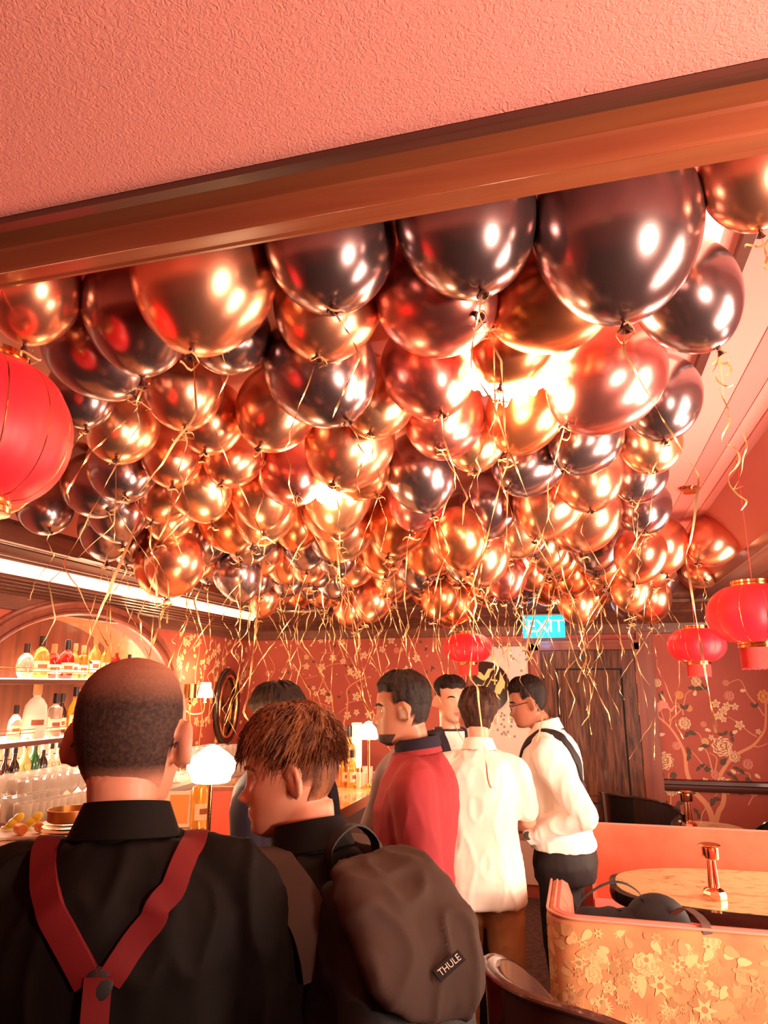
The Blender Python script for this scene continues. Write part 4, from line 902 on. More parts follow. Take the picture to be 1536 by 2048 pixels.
b = MB(); x = .27; P = catmull([(.20,.0,.33),(.25,-.10,.40),(x,-.20,.412),(x+.005,-.268,.412),(x+.008,-.312,.402),(x+.012,-.318,.34),(x+.016,-.318,.25)], 6); rings = [[q+Vector((-.016,0,0)), q+Vector((.016,0,0)), q+Vector((.016,-.003,.004)), q+Vector((-.016,-.003,.004))] for q in P]; b.rings(rings); b.build('strap', mat('grey_webbing', (.12,.06,.045), .7), e, angle=30)
# ================================================================== PEOPLE
def skinm(n, c): return mat(n, c, .45, sss=.15, bump=(60,.08,.002))
SK1 = skinm('light_warm_skin', (.62,.25,.15)); SK2 = skinm('tanned_skin', (.42,.16,.09)); SK3 = skinm('fair_skin', (.70,.33,.21))
def hairm(n, c, c2): return mat(n, c, .6, spec=.2, mix=(c2, 40, .4, .7, (1,1,.15)), bump=(120,.5,.004,.5))
H_BLK = hairm('black_hair', (.010,.005,.004), (.028,.013,.009)); H_BRN = hairm('chestnut_brown_hair', (.10,.032,.014), (.30,.10,.035)); H_BUZ = mat('buzzed_dark_hair', (.030,.015,.012), .7, spec=.2, mix=((.075,.035,.024), 160, .4, .7), bump=(260,.4,.002)); H_THIN = mat('thin_buzzed_crown_hair', (.20,.085,.05), .6, mix=((.10,.04,.025), 120, .4, .6))
def hair_mix(h, sk):
    n = h.name+'_over_'+sk.name
    if n in MATS: return MATS[n]
    m = h.copy(); m.name = n; nt = m.node_tree; b_ = nt.nodes['Principled BSDF']; src = b_.inputs['Base Color'].links[0].from_socket
    a = nt.nodes.new('ShaderNodeAttribute'); a.attribute_name = 'dens'; mx = nt.nodes.new('ShaderNodeMix'); mx.data_type = 'RGBA'
    nt.links.new(a.outputs['Fac'], mx.inputs[0]); mx.inputs[6].default_value = sk.node_tree.nodes['Principled BSDF'].inputs['Base Color'].default_value; nt.links.new(src, mx.inputs[7]); nt.links.new(mx.outputs[2], b_.inputs['Base Color'])
    MATS[n] = m; return m
M_LIP = mat('lip_skin', (.50,.12,.09), .4); M_EYEW = mat('eye_white', (.8,.7,.65), .2); M_IRIS = mat('dark_iris', (.02,.008,.005), .1)
HZ = [0, .012, .03, .05, .07, .09, .115, .14, .16, .18, .20, .215, .226, .233, .235]
HF = [.062, .084, .087, .086, .086, .086, .086, .088, .087, .081, .068, .052, .034, .014, 0]
HB = [.012, -.005, -.035, -.058, -.072, -.084, -.094, -.099, -.099, -.094, -.082, -.066, -.046, -.026, -.012]
HW = [.020, .036, .050, .059, .0655, .070, .0735, .0755, .0755, .073, .065, .053, .037, .017, .001]
def head_pt(th, z, g=0):
    zz = max(0, min(.235, z)); yf = np.interp(zz, HZ, HF); yb = np.interp(zz, HZ, HB); wd = np.interp(zz, HZ, HW)
    c, s = math.cos(th), math.sin(th); n = 2/2.25
    x = (wd+g)*math.copysign(abs(c)**n, c); y = (yf+yb)/2+((yf-yb)/2+g)*math.copysign(abs(s)**n, s)
    if s > 0 and g == 0:
        G = lambda x0, z0, sx, sz: math.exp(-((abs(x)-x0)/sx)**2-((z-z0)/sz)**2)
        f = 0
        if .064 < z < .135:
            t = (z-.064)/.071; hgt = .0165*math.exp(-((z-.080)/.013)**2)+.011*(1-t)+.003; sx = .0085+.0085*math.exp(-((z-.076)/.013)**2)
            f += hgt*math.exp(-(x/sx)**2)*min(1, (z-.064)/.006)
        f -= .011*G(.031,.116,.016,.012); f += .004*G(.026,.137,.020,.007); f += .004*G(.042,.092,.018,.016)
        f += .010*G(0,.0545,.018,.0045)+.009*G(0,.0430,.016,.005)-.004*G(0,.0492,.022,.0022); f += .006*G(0,.018,.016,.012); f -= .003*G(0,.032,.02,.006)
        y += f*s**.3
    return Vector((x, y, z))
def head_mb(sc=1):
    nz, nt = 88, 96; rings = []
    for i in range(nz+1):
        z = .235*(i/nz) if i < nz else .2349; z = .235*(1-(1-i/nz)**1.35) if i else 0
        rings.append([head_pt(2*PI*k/nt, z) for k in range(nt)])
    b = MB(); b.rings(rings)
    for s in (-1,1):  # ears
        pts = []
        R_ = Matrix.Translation((s*.083,-.010,.108)) @ Matrix.Rotation(s*.62,4,'Z') @ Matrix.Rotation(-.18,4,'X')
        b.ell((0,0,0), (.009,.019,.033), 10, M=R_)
        b.tube([R_ @ Vector((s*.008, .012*math.cos(a)-.004-.006*math.sin(a)*0, .0+.030*math.sin(a))) for a in [PI*.12+1.35*PI*k/14 for k in range(15)]], .0055, 8)
        b.ell((0,0,-.024), (.009,.010,.012), 8, M=R_)
    return b
def xf(b, M): b.v = [tuple(M @ Vector(v)) for v in b.v]; return b
def remesh(b, name, vox, m, parent=None, smooth=3, loc=None, rot=None, disp=None):
    me = bpy.data.meshes.new(name); me.from_pydata(b.v, [], b.f); bm = bmesh.new(); bm.from_mesh(me); bmesh.ops.recalc_face_normals(bm, faces=bm.faces); bm.to_mesh(me); bm.free()
    t = bpy.data.objects.new(name, me); C.objects.link(t)
    r = t.modifiers.new('r', 'REMESH'); r.mode = 'VOXEL'; r.voxel_size = vox
    if smooth: s = t.modifiers.new('s', 'SMOOTH'); s.iterations = smooth; s.factor = .5
    bpy.context.view_layer.update()
    me2 = bpy.data.meshes.new_from_object(t.evaluated_get(bpy.context.evaluated_depsgraph_get())); bpy.data.objects.remove(t); bpy.data.meshes.remove(me)
    if disp:
        nv = len(me2.vertices); nr = [v.normal.copy() for v in me2.vertices]
        for i, v in enumerate(me2.vertices): v.co = v.co+nr[i]*disp(v.co, nr[i])
    me2.materials.clear(); me2.materials.append(m); me2.polygons.foreach_set('use_smooth', [True]*len(me2.polygons)); me2.name = name
    o = bpy.data.objects.new(name, me2); C.objects.link(o)
    if parent: o.parent = parent
    if loc is not None: o.location = loc
    if rot is not None: o.rotation_euler = rot
    return o
def ering(c, rx, ry, n=28, e=2.3, ax=None, ay=None):
    ax = ax or Vector((1,0,0)); ay = ay or Vector((0,1,0)); c = Vector(c); out = []
    for k in range(n):
        a = 2*PI*k/n; out.append(c+ax*rx*math.copysign(abs(math.cos(a))**(2/e), math.cos(a))+ay*ry*math.copysign(abs(math.sin(a))**(2/e), math.sin(a)))
    return out
def limb(b, pts, rad, n=16, flat=1.0):
    P = catmull(pts, 5); R = lerpl(rad, 5); b.tube(P, R, n)
    b.ell(P[0], (R[0],)*3, 8); b.ell(P[-1], (R[-1],)*3, 8)
def hand(b, wrist, dirn, palmn, s, side, curl=.5):
    """dirn = direction of the fingers, palmn = palm normal"""
    d = Vector(dirn).normalized(); n = Vector(palmn); n = (n-d*n.dot(d)).normalized(); x = d.cross(n)*side; w_ = Vector(wrist)
    rings = []
    for t, hw, th in ((0,.026,.019),(.02,.031,.018),(.05,.040,.016),(.08,.042,.014),(.092,.040,.011)): rings.append(ering(w_+d*t, hw, th, 16, 2.4, x, n))
    b.rings(rings)
    for k, (off, L, r) in enumerate(((.030,.072,.0088),(.010,.080,.009),(-.011,.074,.0086),(-.030,.058,.0078))):
        p = w_+d*.085+x*off; P = [p-d*.02, p]; dd = d.copy()
        for q, f in enumerate((.45,.32,.25)):
            dd = (Matrix.Rotation(curl*(.6+.25*q)*(1 if True else 1), 3, x*side*(-1)*side) @ dd); 
            if dd.dot(n) < 0 and q == 0: dd = d*math.cos(curl*.6)+n*math.sin(curl*.6)
            P.append(P[-1]+dd*L*f)
        limb(b, P, [r*1.05, r*1.05, r, r*.92, r*.8], 10)
    p = w_+d*.02+x*.026; P = [p-x*.01, p+(d*.4+x*.8+n*.3).normalized()*.028, p+(d*.4+x*.8+n*.3).normalized()*.028+(d*.8+x*.35+n*.45).normalized()*.032, p+(d*.4+x*.8+n*.3).normalized()*.028+(d*.8+x*.35+n*.45).normalized()*.032+(d*.9+n*.5).normalized()*.024]
    limb(b, P, [.014,.0115,.010,.0085], 10)
def wrinkle(amp, sx=(9,9,3.2), seed=0, zf=None):
    def f(co, nr):
        p = Vector((co.x*sx[0]+seed, co.y*sx[1], co.z*sx[2])); v = noise.noise(p); v2 = 1-abs(noise.noise(p*1.9+Vector((5,3,seed))))*2.2
        return amp*(.9*v+.55*v2*abs(v2)-.25)*(zf(co) if zf else 1)
    return f
def person(label, X, Y, yaw, Ht, skin, lean=0, twist=0, head=(0,0,0), arms=None, hair=None, top=None, bottom=None, shoe='black_shoe', vox=.007, hem=.80, sleeve='long', topname='shirt', wr=.006, headoff=(0,0,0), build=1.0, seed=0, hunch=0, collar=True, near=False, headscale=1.0):
    e = None; s = Ht/1.75
    Mu = Matrix.Translation((0,0,.95)) @ Matrix.Rotation(-lean,4,'X') @ Matrix.Rotation(twist,4,'Z') @ Matrix.Translation((0,0,-.95))   # upper body
    nb = Mu @ Vector((0,-.012+hunch,1.49))
    hs = headscale; Mh = Matrix.Translation(Mu @ Vector((0,.005+hunch*1.3,1.522))+Vector(headoff)) @ Matrix.Rotation(head[0],4,'Z') @ Matrix.Rotation(-head[1],4,'X') @ Matrix.Rotation(head[2],4,'Y') @ Matrix.Translation((0,0,-.005)) @ Matrix.Scale(hs,4)
    S = Matrix.Scale(s, 4)
    T = [(.80,.166,.120,0),(.88,.168,.12,-.012),(.95,.165,.115,-.01),(1.05,.150,.10,0),(1.12,.150,.10,0),(1.22,.165,.112,0),(1.32,.180,.118,-.005),(1.38,.178,.108,-.012),(1.42,.152,.094,-.015),(1.455,.108,.076,-.015),(1.485,.072,.062,-.010)]
    def torso(b, g, zmin=.8, zmax=2, flare=0):
        rs = []
        for z, rx, ry, yc in T:
            if z < zmin-.001 or z > zmax: continue
            M_ = Mu if z > .96 else Matrix.Identity(4); h = hunch*max(0, (z-1.2)/.29)
            fl = flare*max(0, (1.25-z)/.4); rs.append([M_ @ Vector(p) for p in ering((0,yc+h,z), (rx*build+g+fl), ry*build+g+fl)])
        b.rings(rs)
    A = arms or {}
    def armpts(sd):
        sh = Mu @ Vector((sd*.172*build, -.015+hunch*.8, 1.385)); d_ = A.get('R' if sd > 0 else 'L', [(sd*.215,-.02,1.13),(sd*.225,.06,.88)])
        return sh, Mu @ Vector(d_[0]), Mu @ Vector(d_[1]), (d_[2] if len(d_) > 2 else None), (d_[3] if len(d_) > 3 else None)
    b = MB(); torso(b, -.018 if top else 0)
    nk0 = Mu @ Vector((0,-.012+hunch,1.44)); nk2 = Mh @ Vector((0,-.022,.06)); nk1 = nk0.lerp(nk2, .5)
    b.rings([ering(nk0,.072,.062), ering(nk0.lerp(nk1,.6),.057,.058), ering(nk1,.052,.056), ering(nk2,.053,.058)])
    for sd in (-1,1):
        sh, el, wr_, hd, pn = armpts(sd)
        limb(b, [sh.lerp(nb,.45), sh, sh.lerp(el,.5), el], [.034,.050*build,.044*build,.038], 16); limb(b, [el, el.lerp(wr_,.4), wr_], [.040,.037,.026], 14)
        hd = Vector(hd) if hd else (wr_-el).normalized(); pn = Vector(pn) if pn else Vector((-sd,.15,0)); hand(b, wr_, hd, pn, s, sd)
        limb(b, [(sd*.085,0,.90),(sd*.095,.01,.70),(sd*.10,.015,.50)], [.088,.074,.055], 16); limb(b, [(sd*.10,.015,.50),(sd*.102,-.012,.34),(sd*.105,-.01,.10)], [.054,.052,.036], 14)
        limb(b, [(sd*.105,-.035,.05),(sd*.115,.06,.045),(sd*.125,.15,.03)], [.036,.034,.022], 12)
    hb = head_mb(); xf(hb, Mh); b.add(hb.v, hb.f)
    xf(b, S); o = remesh(b, 'person', vox*.8 if near else vox, skin, None, 1, (X,Y,0), (0,0,yaw)); e = o; tag(o, label, 'person')
    # lips
    me = o.data; me.materials.append(M_LIP); Mi = (S @ Mh).inverted()
    for pgn in me.polygons:
        q = Mi @ pgn.center
        if .038 < q.z < .060 and abs(q.x) < .024-.9*abs(q.z-.049) and q.y > .06: pgn.material_index = 1
    def child(bb, nm, m, smooth=True, **k): xf(bb, S); return bb.build(nm, m, e, smooth=smooth, angle=60, **k)
    # eyes, brows
    for sd in (-1,1):
        b = MB(); c = Vector((sd*.031,.0615,.1165)); b.ell(c, (.0125,.0125,.0115), 12, M_EYEW); b.ell(c+Vector((sd*.000,.0078,0)), (.0056,.0055,.0058), 10, M_IRIS); xf(b, Mh); child(b, 'eye', None)
        b = MB(); b.tube([head_pt(PI/2-sd*a, z)+Vector((0,.002,0)) for a, z in ((.20,.134),(.38,.139),(.58,.138),(.74,.132))], [.0022,.004,.0036,.0016], 8); xf(b, Mh); child(b, 'eyebrow', hair[0] if hair else H_BLK)
    # hair
    if hair:
        hm, style = hair; nt, nz = 120, 70; b = MB(); vs = []; 
        def cover(th, z):
            """hair thickness at a place on the head"""
            f = math.sin(th)     # 1 front, -1 back
            if style == 'buzz': lim = .045 if f < -.3 else (.08+.08*max(0, (f+.3)/1.3)*1.0 if f < .1 else .19+.012*f); base = .0022; top_ = .0022
            elif style == 'short': lim = .055 if f < -.45 else (.085 if f < .05 else (.130 if f < .35 else .178)); base = .003; top_ = .016
            elif style == 'thick': lim = .048 if f < -.45 else (.080 if f < .02 else (.115 if f < .35 else .160)); base = .005; top_ = .024
            elif style == 'fringe': lim = .050 if f < -.45 else (.088 if f < -.02 else (.118 if f < .4 else .158)); base = .0025; top_ = .018
            else: lim = .06; base = .004; top_ = .02
            lim += .005*math.sin(th*9)*.5
            k = (z-lim)/.022
            if k < 0: return -1
            t = min(1, k)*(base+(top_-base)*min(1, max(0, (z-(.130 if style in ('fringe','short') else .10))/.065))); return t
        rings = []
        for i in range(nz+1):
            z = .03+.205*(1-(1-i/nz)**1.5); row = []
            for k in range(nt):
                th = 2*PI*k/nt; t = cover(th, z)
                if style in ('thick','fringe','short') and t > 0: t *= 1+.32*noise.noise(Vector((th*9+z*14, z*16, seed)))+.14*noise.noise(Vector((th*30+z*60, z*24, seed)))
                g = t if t >= 0 else -.006; p = head_pt(th, min(z,.2349), g if g != 0 else 1e-5)
                zf = max(0, (z-.17)/.065); p.z += max(t,0)*zf*1.1; row.append(p)
            rings.append(row)
        b.rings(rings); dens = []
        for i in range(nz+1):
            z = .03+.205*(1-(1-i/nz)**1.5)
            for k in range(nt):
                th = 2*PI*k/nt; t = cover(th, z); tp = (.0022 if style == 'buzz' else .010)
                q_ = min(1, max(0, t/tp))
                if style != 'buzz': q_ = min(1, t/.0022)
                if style == 'buzz': zz2 = max(0, (z-.165)/.07); lo = min(1, max(0, (z-.045)/.035)); q_ *= lo*(1-.70*min(1, zz2)); 
                dens.append(.12+.88*q_ if t > 0 else 0)
        xf(b, Mh); ho = child(b, 'hair', hair_mix(hm, skin)); at_ = ho.data.attributes.new('dens', 'FLOAT', 'POINT'); at_.data.foreach_set('value', dens)
        if near and style in ('thick','fringe'):
            b = MB(); rh = random.Random(seed+5)
            for q in range(2600):
                th = rh.random()*2*PI; z = rh.uniform(.09,.232); t = cover(th, z)
                if t < .0065: continue
                p0 = head_pt(th, z, t*.6); p0.z += t*max(0,(z-.17)/.065)
                nrm = (p0-Vector((0,-.01,.12))).normalized(); crown = Vector((.0,-.055,.232)); fl = (p0-crown); fl = (fl-nrm*fl.dot(nrm)); fl = fl.normalized() if fl.length > 1e-4 else Vector((0,1,0))
                fl = (fl+Vector((rh.uniform(-.16,.16), rh.uniform(-.1,.2), 0))).normalized(); L = rh.uniform(.028,.050)
                P = [p0, p0+fl*L*.5+nrm*(.003+rh.random()*.004), p0+fl*L+nrm*rh.uniform(-.006,.000)]; b.tube(P, [.0012,.0010,.0003], 3, caps=False)
            xf(b, Mh); child(b, 'hair_strands', hm)
    # clothes
    out = {}
    if top:
        b = MB(); torso(b, .016, hem, 1.49, .016)
        if hem < .8: b.rings([ering((0,-.005,hem), .182*build, .135*build), ering((0,-.01,.86), .186*build, .138*build), ering((0,-.005,.95), .18*build, .13*build)])
        sh0 = nb
        for sd in (-1,1):
            sh, el, wr_, hd, pn = armpts(sd)
            limb(b, [sh.lerp(nb,.5)+Vector((0,0,-.004)), sh, sh.lerp(el,.5), (el if sleeve == 'long' else sh.lerp(el,.78))], [.052,.068*build,.063*build,.060], 18)
            if sleeve == 'long': limb(b, [el, el.lerp(wr_,.5), el.lerp(wr_,.93)], [.058,.052,.040], 16)
            if sleeve == 'rolled': limb(b, [sh.lerp(el,.7), el, el.lerp(wr_,.35)], [.058,.054,.050], 16)
        xf(b, S); zf = (lambda co: 1.0)
        out['top'] = remesh(b, topname, vox, top, e, 3, disp=wrinkle(wr, seed=seed))
    if bottom:
        g_ = build; b = MB(); b.rings([ering((0,-.01,.80), .170*g_, .125*g_), ering((0,-.012,.88), .182*g_, .136*g_), ering((0,-.01,.98), .170*g_, .120*g_), ering((0,-.005,1.04), .150*g_, .100*g_)])
        for sd in (-1,1): limb(b, [(sd*.086,0,.88),(sd*.098,.01,.70),(sd*.102,.012,.50),(sd*.105,-.008,.30),(sd*.108,-.012,.09)], [.10,.093,.078,.070,.064], 18)
        xf(b, S); out['bottom'] = remesh(b, 'trousers', max(vox,.009), bottom, e, 3, disp=wrinkle(.006, (8,8,6), seed))
    for sd in (-1,1):
        b = MB(); limb(b, [(sd*.105,-.045,.045),(sd*.115,.06,.045),(sd*.128,.175,.032)], [.044,.043,.032], 14); b.v = [(x,y,max(z,.002)) for x,y,z in b.v]; child(b, 'shoe', M_BAG)
    if collar and top:
        def cring(r, z, dy=0, gap=0): return [Mu @ (Vector((0,-.012+hunch+dy,0))+Vector((r*1.0*math.cos(a), r*.98*math.sin(a), z+.012*(-math.sin(a))))) for a in [PI/2+.25+(2*PI-.5)*k/40 for k in range(41)]]
        b = MB(); b.rings([cring(.074,1.462), cring(.066,1.50), cring(.064,1.528), cring(.067,1.532), cring(.075,1.512), cring(.088,1.480), cring(.085,1.478), cring(.072,1.505), cring(.069,1.470)], caps=False, closed=False); child(b, 'collar', top)
    out.update(e=e, S=S, Mh=Mh, Mu=Mu, nb=nb, armpts=armpts)
    return out
def bvh_of(objs):
    vs = []; ps = []
    for o in objs:
        k = len(vs); vs += [v.co.copy() for v in o.data.vertices]; ps += [tuple(i+k for i in p.vertices) for p in o.data.polygons]
    return BVHTree.FromPolygons(vs, ps)
def band(tree, P, w, off, nm, m, parent, frm=(0,-1,0), thick=.004, n=10):
    """strap lying on a body: P are points near the surface, pulled onto it"""
    Q = catmull(P, n); L = len(Q); pts = []
    for q in Q:
        h = tree.find_nearest(q); pts.append((h[0]+h[1]*off, h[1]))
    for it in range(3):
        pts = [(pts[i][0]*.5+(pts[max(i-1,0)][0]+pts[min(i+1,L-1)][0])*.25, (pts[i][1]+(pts[max(i-1,0)][1]+pts[min(i+1,L-1)][1])*.5).normalized()) for i in range(L)]
    rings = []
    for i, (p, nn) in enumerate(pts):
        t = (pts[min(i+1,L-1)][0]-pts[max(i-1,0)][0]).normalized(); x = t.cross(nn).normalized(); wi = w
        rings.append([p-x*wi-nn*.006, p-x*wi+nn*thick, p+nn*(thick+.0015), p+x*wi+nn*thick, p+x*wi-nn*.006])
    b = MB(); b.rings(rings); return b.build(nm, m, parent, angle=50)
M_SHIRTB = mat('charcoal_brown_cotton', (.007,.0045,.0035), .75, spec=.12, bump=(400,.1,.001)); M_SUSP = mat('red_suspender_webbing', (.13,.008,.009), .7, spec=.2)
M_SHIRT2 = mat('dark_brown_cotton', (.007,.004,.003), .75, spec=.12); M_WHITE = mat('white_cotton_shirt', (.86,.74,.62), .7, sheen=.3); M_WHITE2 = mat('crisp_white_shirt', (.88,.80,.70), .65, sheen=.3)
M_REDJ = mat('burgundy_red_wool', (.25,.016,.020), .85, bump=(300,.15,.001)); M_NAVY = mat('navy_leather', (.02,.02,.04), .45); M_KHAKI = mat('khaki_chino', (.56,.30,.14), .75); M_BLKT = mat('black_trousers', (.012,.007,.007), .7); M_GREY = mat('pale_grey_jersey', (.26,.19,.17), .8); M_DKBL = mat('dark_blue_black_cloth', (.016,.010,.018), .8, spec=.2)
M_WIRE = mat('thin_dark_metal_frame', (.05,.02,.02), .25, .7)
def spectacles(pr, m=M_WIRE, lens=True):
    Mh, S, e = pr['Mh'], pr['S'], pr['e']; b = MB()
    for sd in (-1,1):
        P = [Vector((sd*.033+.022*math.cos(a), .094-.05*(abs(sd*.033+.022*math.cos(a)))**2*6, .113+.017*math.sin(a))) for a in [2*PI*k/24 for k in range(25)]]; b.tube(P, .0011, 6, caps=False)
        b.tube([(sd*.055,.092,.118),(sd*.066,.08,.118),(sd*.079,.02,.121),(sd*.082,-.008,.119),(sd*.080,-.030,.104)], .0016, 6)
    b.tube([(-.011,.094,.117),(0,.098,.119),(.011,.094,.117)], .0011, 6)
    xf(b, S @ Mh); b.build('spectacles', m, e)
# --- bald man in front, red suspenders
W0 = atF(262,1450,1.2)
p1 = person('bald man in a charcoal shirt and red suspenders, seen from behind, foreground left', -.715, 1.05, math.radians(27), 1.73, SK1, headscale=1.09, headoff=(-.006,0,-.012), head=(math.radians(-16),.05,0), hair=(H_BUZ,'buzz'), top=M_SHIRTB, bottom=M_BLKT, vox=.007, hem=.8, build=1.08, wr=.014, seed=3, near=True, lean=.02,
    arms={'L': [(-.25,.05,1.14),(-.12,.28,1.10)], 'R': [(.255,-.02,1.12),(.24,.10,.90)]})
tr = bvh_of([p1['top']]); S = p1['S']; e = p1['e']
for sd in (-1,1):
    band(tr, [S @ Vector(q) for q in ((sd*.105,.10,1.36),(sd*.112,.04,1.46),(sd*.108,-.05,1.475),(sd*.085,-.13,1.43),(sd*.050,-.15,1.38),(sd*.012,-.15,1.325))], .018, .004, 'suspender', M_SUSP, e)
band(tr, [S @ Vector(q) for q in ((0,-.15,1.34),(0,-.15,1.2),(0,-.14,1.0))], .018, .006, 'suspender', M_SUSP, e)
b = MB(); h = tr.find_nearest(S @ Vector((0,-.15,1.325))); b.ell(h[0]+h[1]*.006, (.020,.005,.022), 10); b.build('leather_patch', M_BAG, e)
spectacles(p1, mat('dark_blue_acetate', (.03,.03,.08), .2))
# --- young man with brown hair and backpack
p2 = person('young man with thick brown hair in a dark shirt, in profile, wearing a backpack', -.475, 1.295, math.radians(56), 1.66, SK1, lean=.08, head=(math.radians(53),.12,0), headoff=(0,.03,-.012), hair=(H_BRN,'fringe'), top=M_SHIRT2, bottom=M_BLKT, vox=.007, hem=.8, build=1.03, wr=.009, seed=8, near=True,
    arms={'L': [(-.23,.02,1.14),(-.16,.24,1.06)], 'R': [(.24,.05,1.14),(.14,.27,1.08)]})
# --- man in the red jacket
p3 = person('man in a burgundy red jacket standing in profile by the bar', -.565, 2.46, math.radians(98), 1.735, SK2, head=(math.radians(6),.06,0), headoff=(0,.03,-.005), hair=(H_BLK,'short'), top=M_REDJ, bottom=M_BLKT, vox=.009, hem=.70, build=1.10, wr=.008, seed=13, topname='jacket', collar=True,
    arms={'L': [(-.235,-.05,1.12),(-.22,.03,.87)], 'R': [(.23,-.02,1.12),(.22,.06,.87)]})
b = MB(); M_ = p3['Mu']
def scarf(r, z): return [M_ @ Vector((r*math.cos(a), -.012+r*math.sin(a), z-.01*math.sin(a))) for a in [2*PI*k/40 for k in range(40)]]
b.rings([scarf(.062,1.475), scarf(.078,1.485), scarf(.082,1.51), scarf(.072,1.535), scarf(.061,1.535), scarf(.060,1.48)], caps=False); xf(b, p3['S']); b.build('dark_inner_collar', M_DKBL, p3['e'])
b = MB()
for i in range(26):  # beard
    pass
rings = []
for i in range(22):
    z = -.002+.040*i/21; rings.append([head_pt(th, z, .0018) for th in [PI*.02+PI*.96*k/40 for k in range(41)]])
b.rings(rings, caps=False, closed=False); xf(b, p3['S'] @ p3['Mh']); b.build('beard', mat('short_dark_beard', (.05,.02,.015), .7), p3['e'])
# --- man facing us, navy jacket
p4 = person('man facing the viewer in a navy jacket over a white tee, behind the white-shirted man', -.685, 3.86, math.radians(208), 1.73, SK3, head=(math.radians(8),.02,0), hair=(H_BLK,'short'), top=M_NAVY, bottom=M_BLKT, vox=.010, hem=.8, wr=.006, seed=17, topname='jacket', collar=False)
tr = bvh_of([p4['top']]); S = p4['S']
b = MB(); rings = []
for z, hw in ((1.475,.055),(1.43,.05),(1.36,.042),(1.25,.035),(1.1,.03)):
    row = []
    for k in range(9):
        q = S @ Vector((-hw+2*hw*k/8, .3, z)); h = tr.ray_cast(q, Vector((0,-1,0))); row.append((h[0] if h[0] else S @ Vector((-hw+2*hw*k/8, .07, z)))+Vector((0,.004,0)))
    rings.append(row)
b.rings(rings, caps=False, closed=False); b.build('white_tee', M_WHITE2, p4['e'])
for sd in (-1,1):
    band(tr, [S @ Vector(q) for q in ((sd*.06,-.06,1.48),(sd*.075,.03,1.47),(sd*.06,.10,1.40),(sd*.045,.14,1.28))], .020, .005, 'lapel', M_NAVY, p4['e'])
# --- man in white shirt and khakis from behind
p5 = person('man in a loose white short-sleeved shirt and khaki trousers, seen from behind', -.475, 3.42, math.radians(4), 1.66, SK3, head=(math.radians(-4),.12,0), hair=(hairm('dark_brown_hair', (.03,.012,.008), (.10,.04,.02)),'thick'), top=M_WHITE, bottom=M_KHAKI, vox=.009, hem=.79, sleeve='short', build=1.0, wr=.011, seed=23,
    arms={'L': [(-.23,.03,1.14),(-.20,.22,1.02)], 'R': [(.22,.08,1.15),(.14,.28,1.08)]})
# --- man in white shirt with glasses
p6 = person('man in spectacles, white long-sleeved shirt, shoulder strap and black trousers, in profile', -.135, 3.76, math.radians(84), 1.74, SK2, lean=.07, head=(math.radians(14),.24,0), headoff=(0,.035,-.01), hair=(H_BLK,'short'), top=M_WHITE2, bottom=M_BLKT, vox=.009, hem=.92, build=1.12, wr=.011, seed=29, hunch=.02,
    arms={'L': [(-.27,-.16,1.12),(-.17,.13,1.02),(.35,.93,-.05),(.2,0,-1)], 'R': [(.24,.02,1.14),(.12,.24,1.08)]})
spectacles(p6); tr = bvh_of([p6['top']]); S = p6['S']
band(tr, [S @ Vector(q) for q in ((-.02,.17,1.20),(-.06,.15,1.32),(-.10,.09,1.43),(-.115,0,1.475),(-.11,-.09,1.43),(-.09,-.14,1.33),(-.03,-.16,1.20))], .024, .004, 'shoulder_strap', M_BAG, p6['e'])
sh, el, wr_, _, _ = p6['armpts'](-1); q = S @ el.lerp(wr_, .97); dd = (wr_-el).normalized(); R_ = dd.to_track_quat('Z', 'Y').to_matrix().to_4x4()
b = MB(); b.lathe([(.031,-.010),(.034,-.010),(.034,.010),(.031,.010)], q, 24, M=R_); b.build('watch_strap', M_BAG, p6['e'])
b = MB(); b.lathe([(0,0),(.019,0),(.019,.009),(0,.010)], q+R_.to_3x3() @ Vector((0,0,0))+Vector((-.034,0,.006)), 24, M=Matrix.Rotation(-PI/2,4,'Y')); b.build('watch_face', M_BLK, p6['e'])
# --- dark figure between
p7 = person('dark-haired person in dark clothes behind the brown-haired young man, turned to the bar', -.99, 2.45, math.radians(68), 1.69, SK2, lean=.16, head=(.1,.15,0), hair=(H_BLK,'thick'), top=M_DKBL, bottom=M_BLKT, vox=.010, hem=.8, wr=.007, seed=31, topname='top')
# --- person with tattooed arm behind the red jacket
M_TAT = mat('tattooed_skin', (.60,.27,.18), .5, mix=((.10,.05,.05), 24, .50, .56, (1,1,1), 2.5))
p8 = person('person with a patterned tattooed arm in a grey tee, mostly hidden behind the red-jacketed man', -.715, 3.03, math.radians(60), 1.70, M_TAT, hair=(H_BLK,'short'), top=M_GREY, bottom=M_BLKT, vox=.010, sleeve='short', hem=.8, wr=.006, seed=37, collar=False, build=.86,
    arms={'L': [(-.215,.02,1.13),(-.20,.16,.99)]})
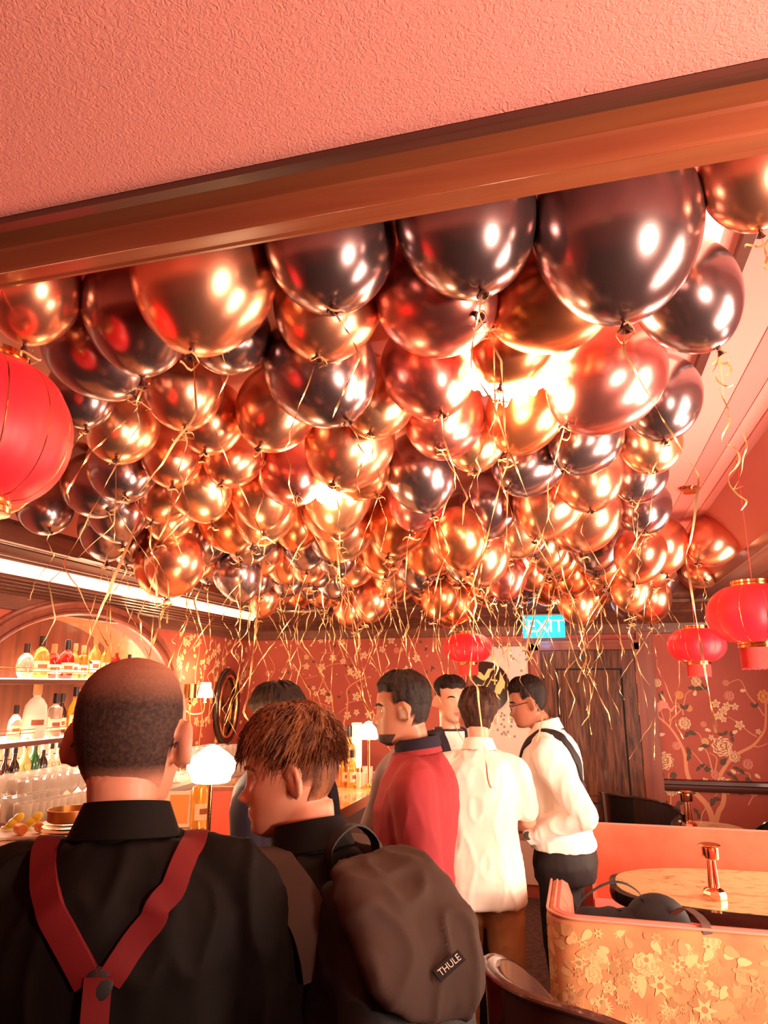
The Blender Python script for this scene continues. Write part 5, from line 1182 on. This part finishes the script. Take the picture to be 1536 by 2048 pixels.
# --- backpack on the young man (a thing of its own, carried)
M_PACK = mat('taupe_backpack_canvas', (.060,.035,.026), .8, spec=.15, bump=(350,.15,.001)); M_PACKD = mat('black_backpack_canvas', (.012,.008,.007), .7)
e2 = p2['e']; S = p2['S']; Mw = Matrix.Translation(e2.location) @ Matrix.Rotation(e2.rotation_euler.z,4,'Z') @ S @ p2['Mu']
pk = empty('backpack', Mw @ Vector((0,-.15,1.0)), 0, 'dark taupe backpack with a hooded flap, worn by the brown-haired young man', 'backpack')
def inpack(b): b.v = [tuple((Mw @ (Vector(v)+Vector((.03,.045,.10))))-pk.location) for v in b.v]; return b
def rbox(c, hx, hy, n=32, e_=4): return ering(c, hx, hy, n, e_)
b = MB(); b.rings([rbox((.0,-.235,.93),.13,.08), rbox((0,-.235,.97),.145,.10), rbox((0,-.235,1.10),.14,.105), rbox((0,-.225,1.22),.13,.095), rbox((0,-.21,1.30),.115,.07), rbox((0,-.20,1.34),.09,.045), rbox((0,-.195,1.35),.05,.025)])
inpack(b); remesh(b, 'main_body', .008, M_PACKD, pk, 3, disp=wrinkle(.008, (7,7,7), 2))
b = MB(); b.rings([rbox((.035,-.352,1.145),.035,.008), rbox((.015,-.356,1.17),.085,.014), rbox((0,-.345,1.215),.118,.02), rbox((0,-.318,1.27),.124,.03), rbox((0,-.265,1.335),.115,.045), rbox((0,-.225,1.372),.095,.035), rbox((0,-.20,1.382),.075,.02)])
inpack(b); remesh(b, 'hooded_flap', .007, M_PACK, pk, 3, disp=wrinkle(.014, (8,8,6), 7))
b = MB(); P = catmull([(-.045,-.15,1.33),(-.055,-.15,1.39),(0,-.155,1.425),(.055,-.15,1.39),(.045,-.15,1.33)], 6); b.rings([[q+Vector((0,-.013,0)), q+Vector((0,.013,0)), q+Vector((0,.013,.004)), q+Vector((0,-.013,.004))] for q in P]); inpack(b); b.build('top_handle', M_PACKD, pk, angle=40)
trl = bvh_of([p2['top']]); Mi = Matrix.Translation(-pk.location) @ Matrix.Translation(e2.location) @ Matrix.Rotation(e2.rotation_euler.z,4,'Z')
for sd in (-1,1):
    o = band(trl, [S @ p2['Mu'] @ Vector(q) for q in ((sd*.075,-.15,1.31),(sd*.09,-.14,1.38),(sd*.105,-.09,1.44),(sd*.11,-.02,1.475),(sd*.115,.05,1.45),(sd*.125,.11,1.36),(sd*.14,.12,1.24),(sd*.17,.06,1.12))], .033, .010, 'shoulder_strap', M_PACK, None, thick=.010)
    o.data.transform(Mi); o.parent = pk
q = (Mw @ Vector((.03,-.405,1.20)))-pk.location
fl = [c for c in bpy.data.objects if c.parent == pk and c.name.startswith('hooded_flap')][0]; tf = bvh_of([fl])
tpos = (Mw @ Vector((.05,-.6,1.325)))-pk.location; dirn = (Mw.to_3x3() @ Vector((0,1,0))).normalized(); h = tf.ray_cast(tpos, dirn)
if h[0]:
    nn = h[1]; upd = (Mw.to_3x3() @ Vector((0,0,1))).normalized(); upd = (upd-nn*upd.dot(nn)).normalized(); xd = upd.cross(nn)
    Rm = Matrix((xd, upd, nn)).transposed() @ Matrix.Rotation(.5,3,'Z')
    b = MB(); b.box((-.026,-.009,0), (.026,.009,.003), None, Matrix.Translation(h[0]+nn*.007) @ Rm.to_4x4()); lb = b.build('logo_patch', M_PACKD, pk, smooth=False)
    text_mesh('THULE', .014, 'logo_lettering', mat('white_logo_print', (.85,.8,.75), .5), lb, h[0]+nn*.0105, Rm.to_euler(), .0003)
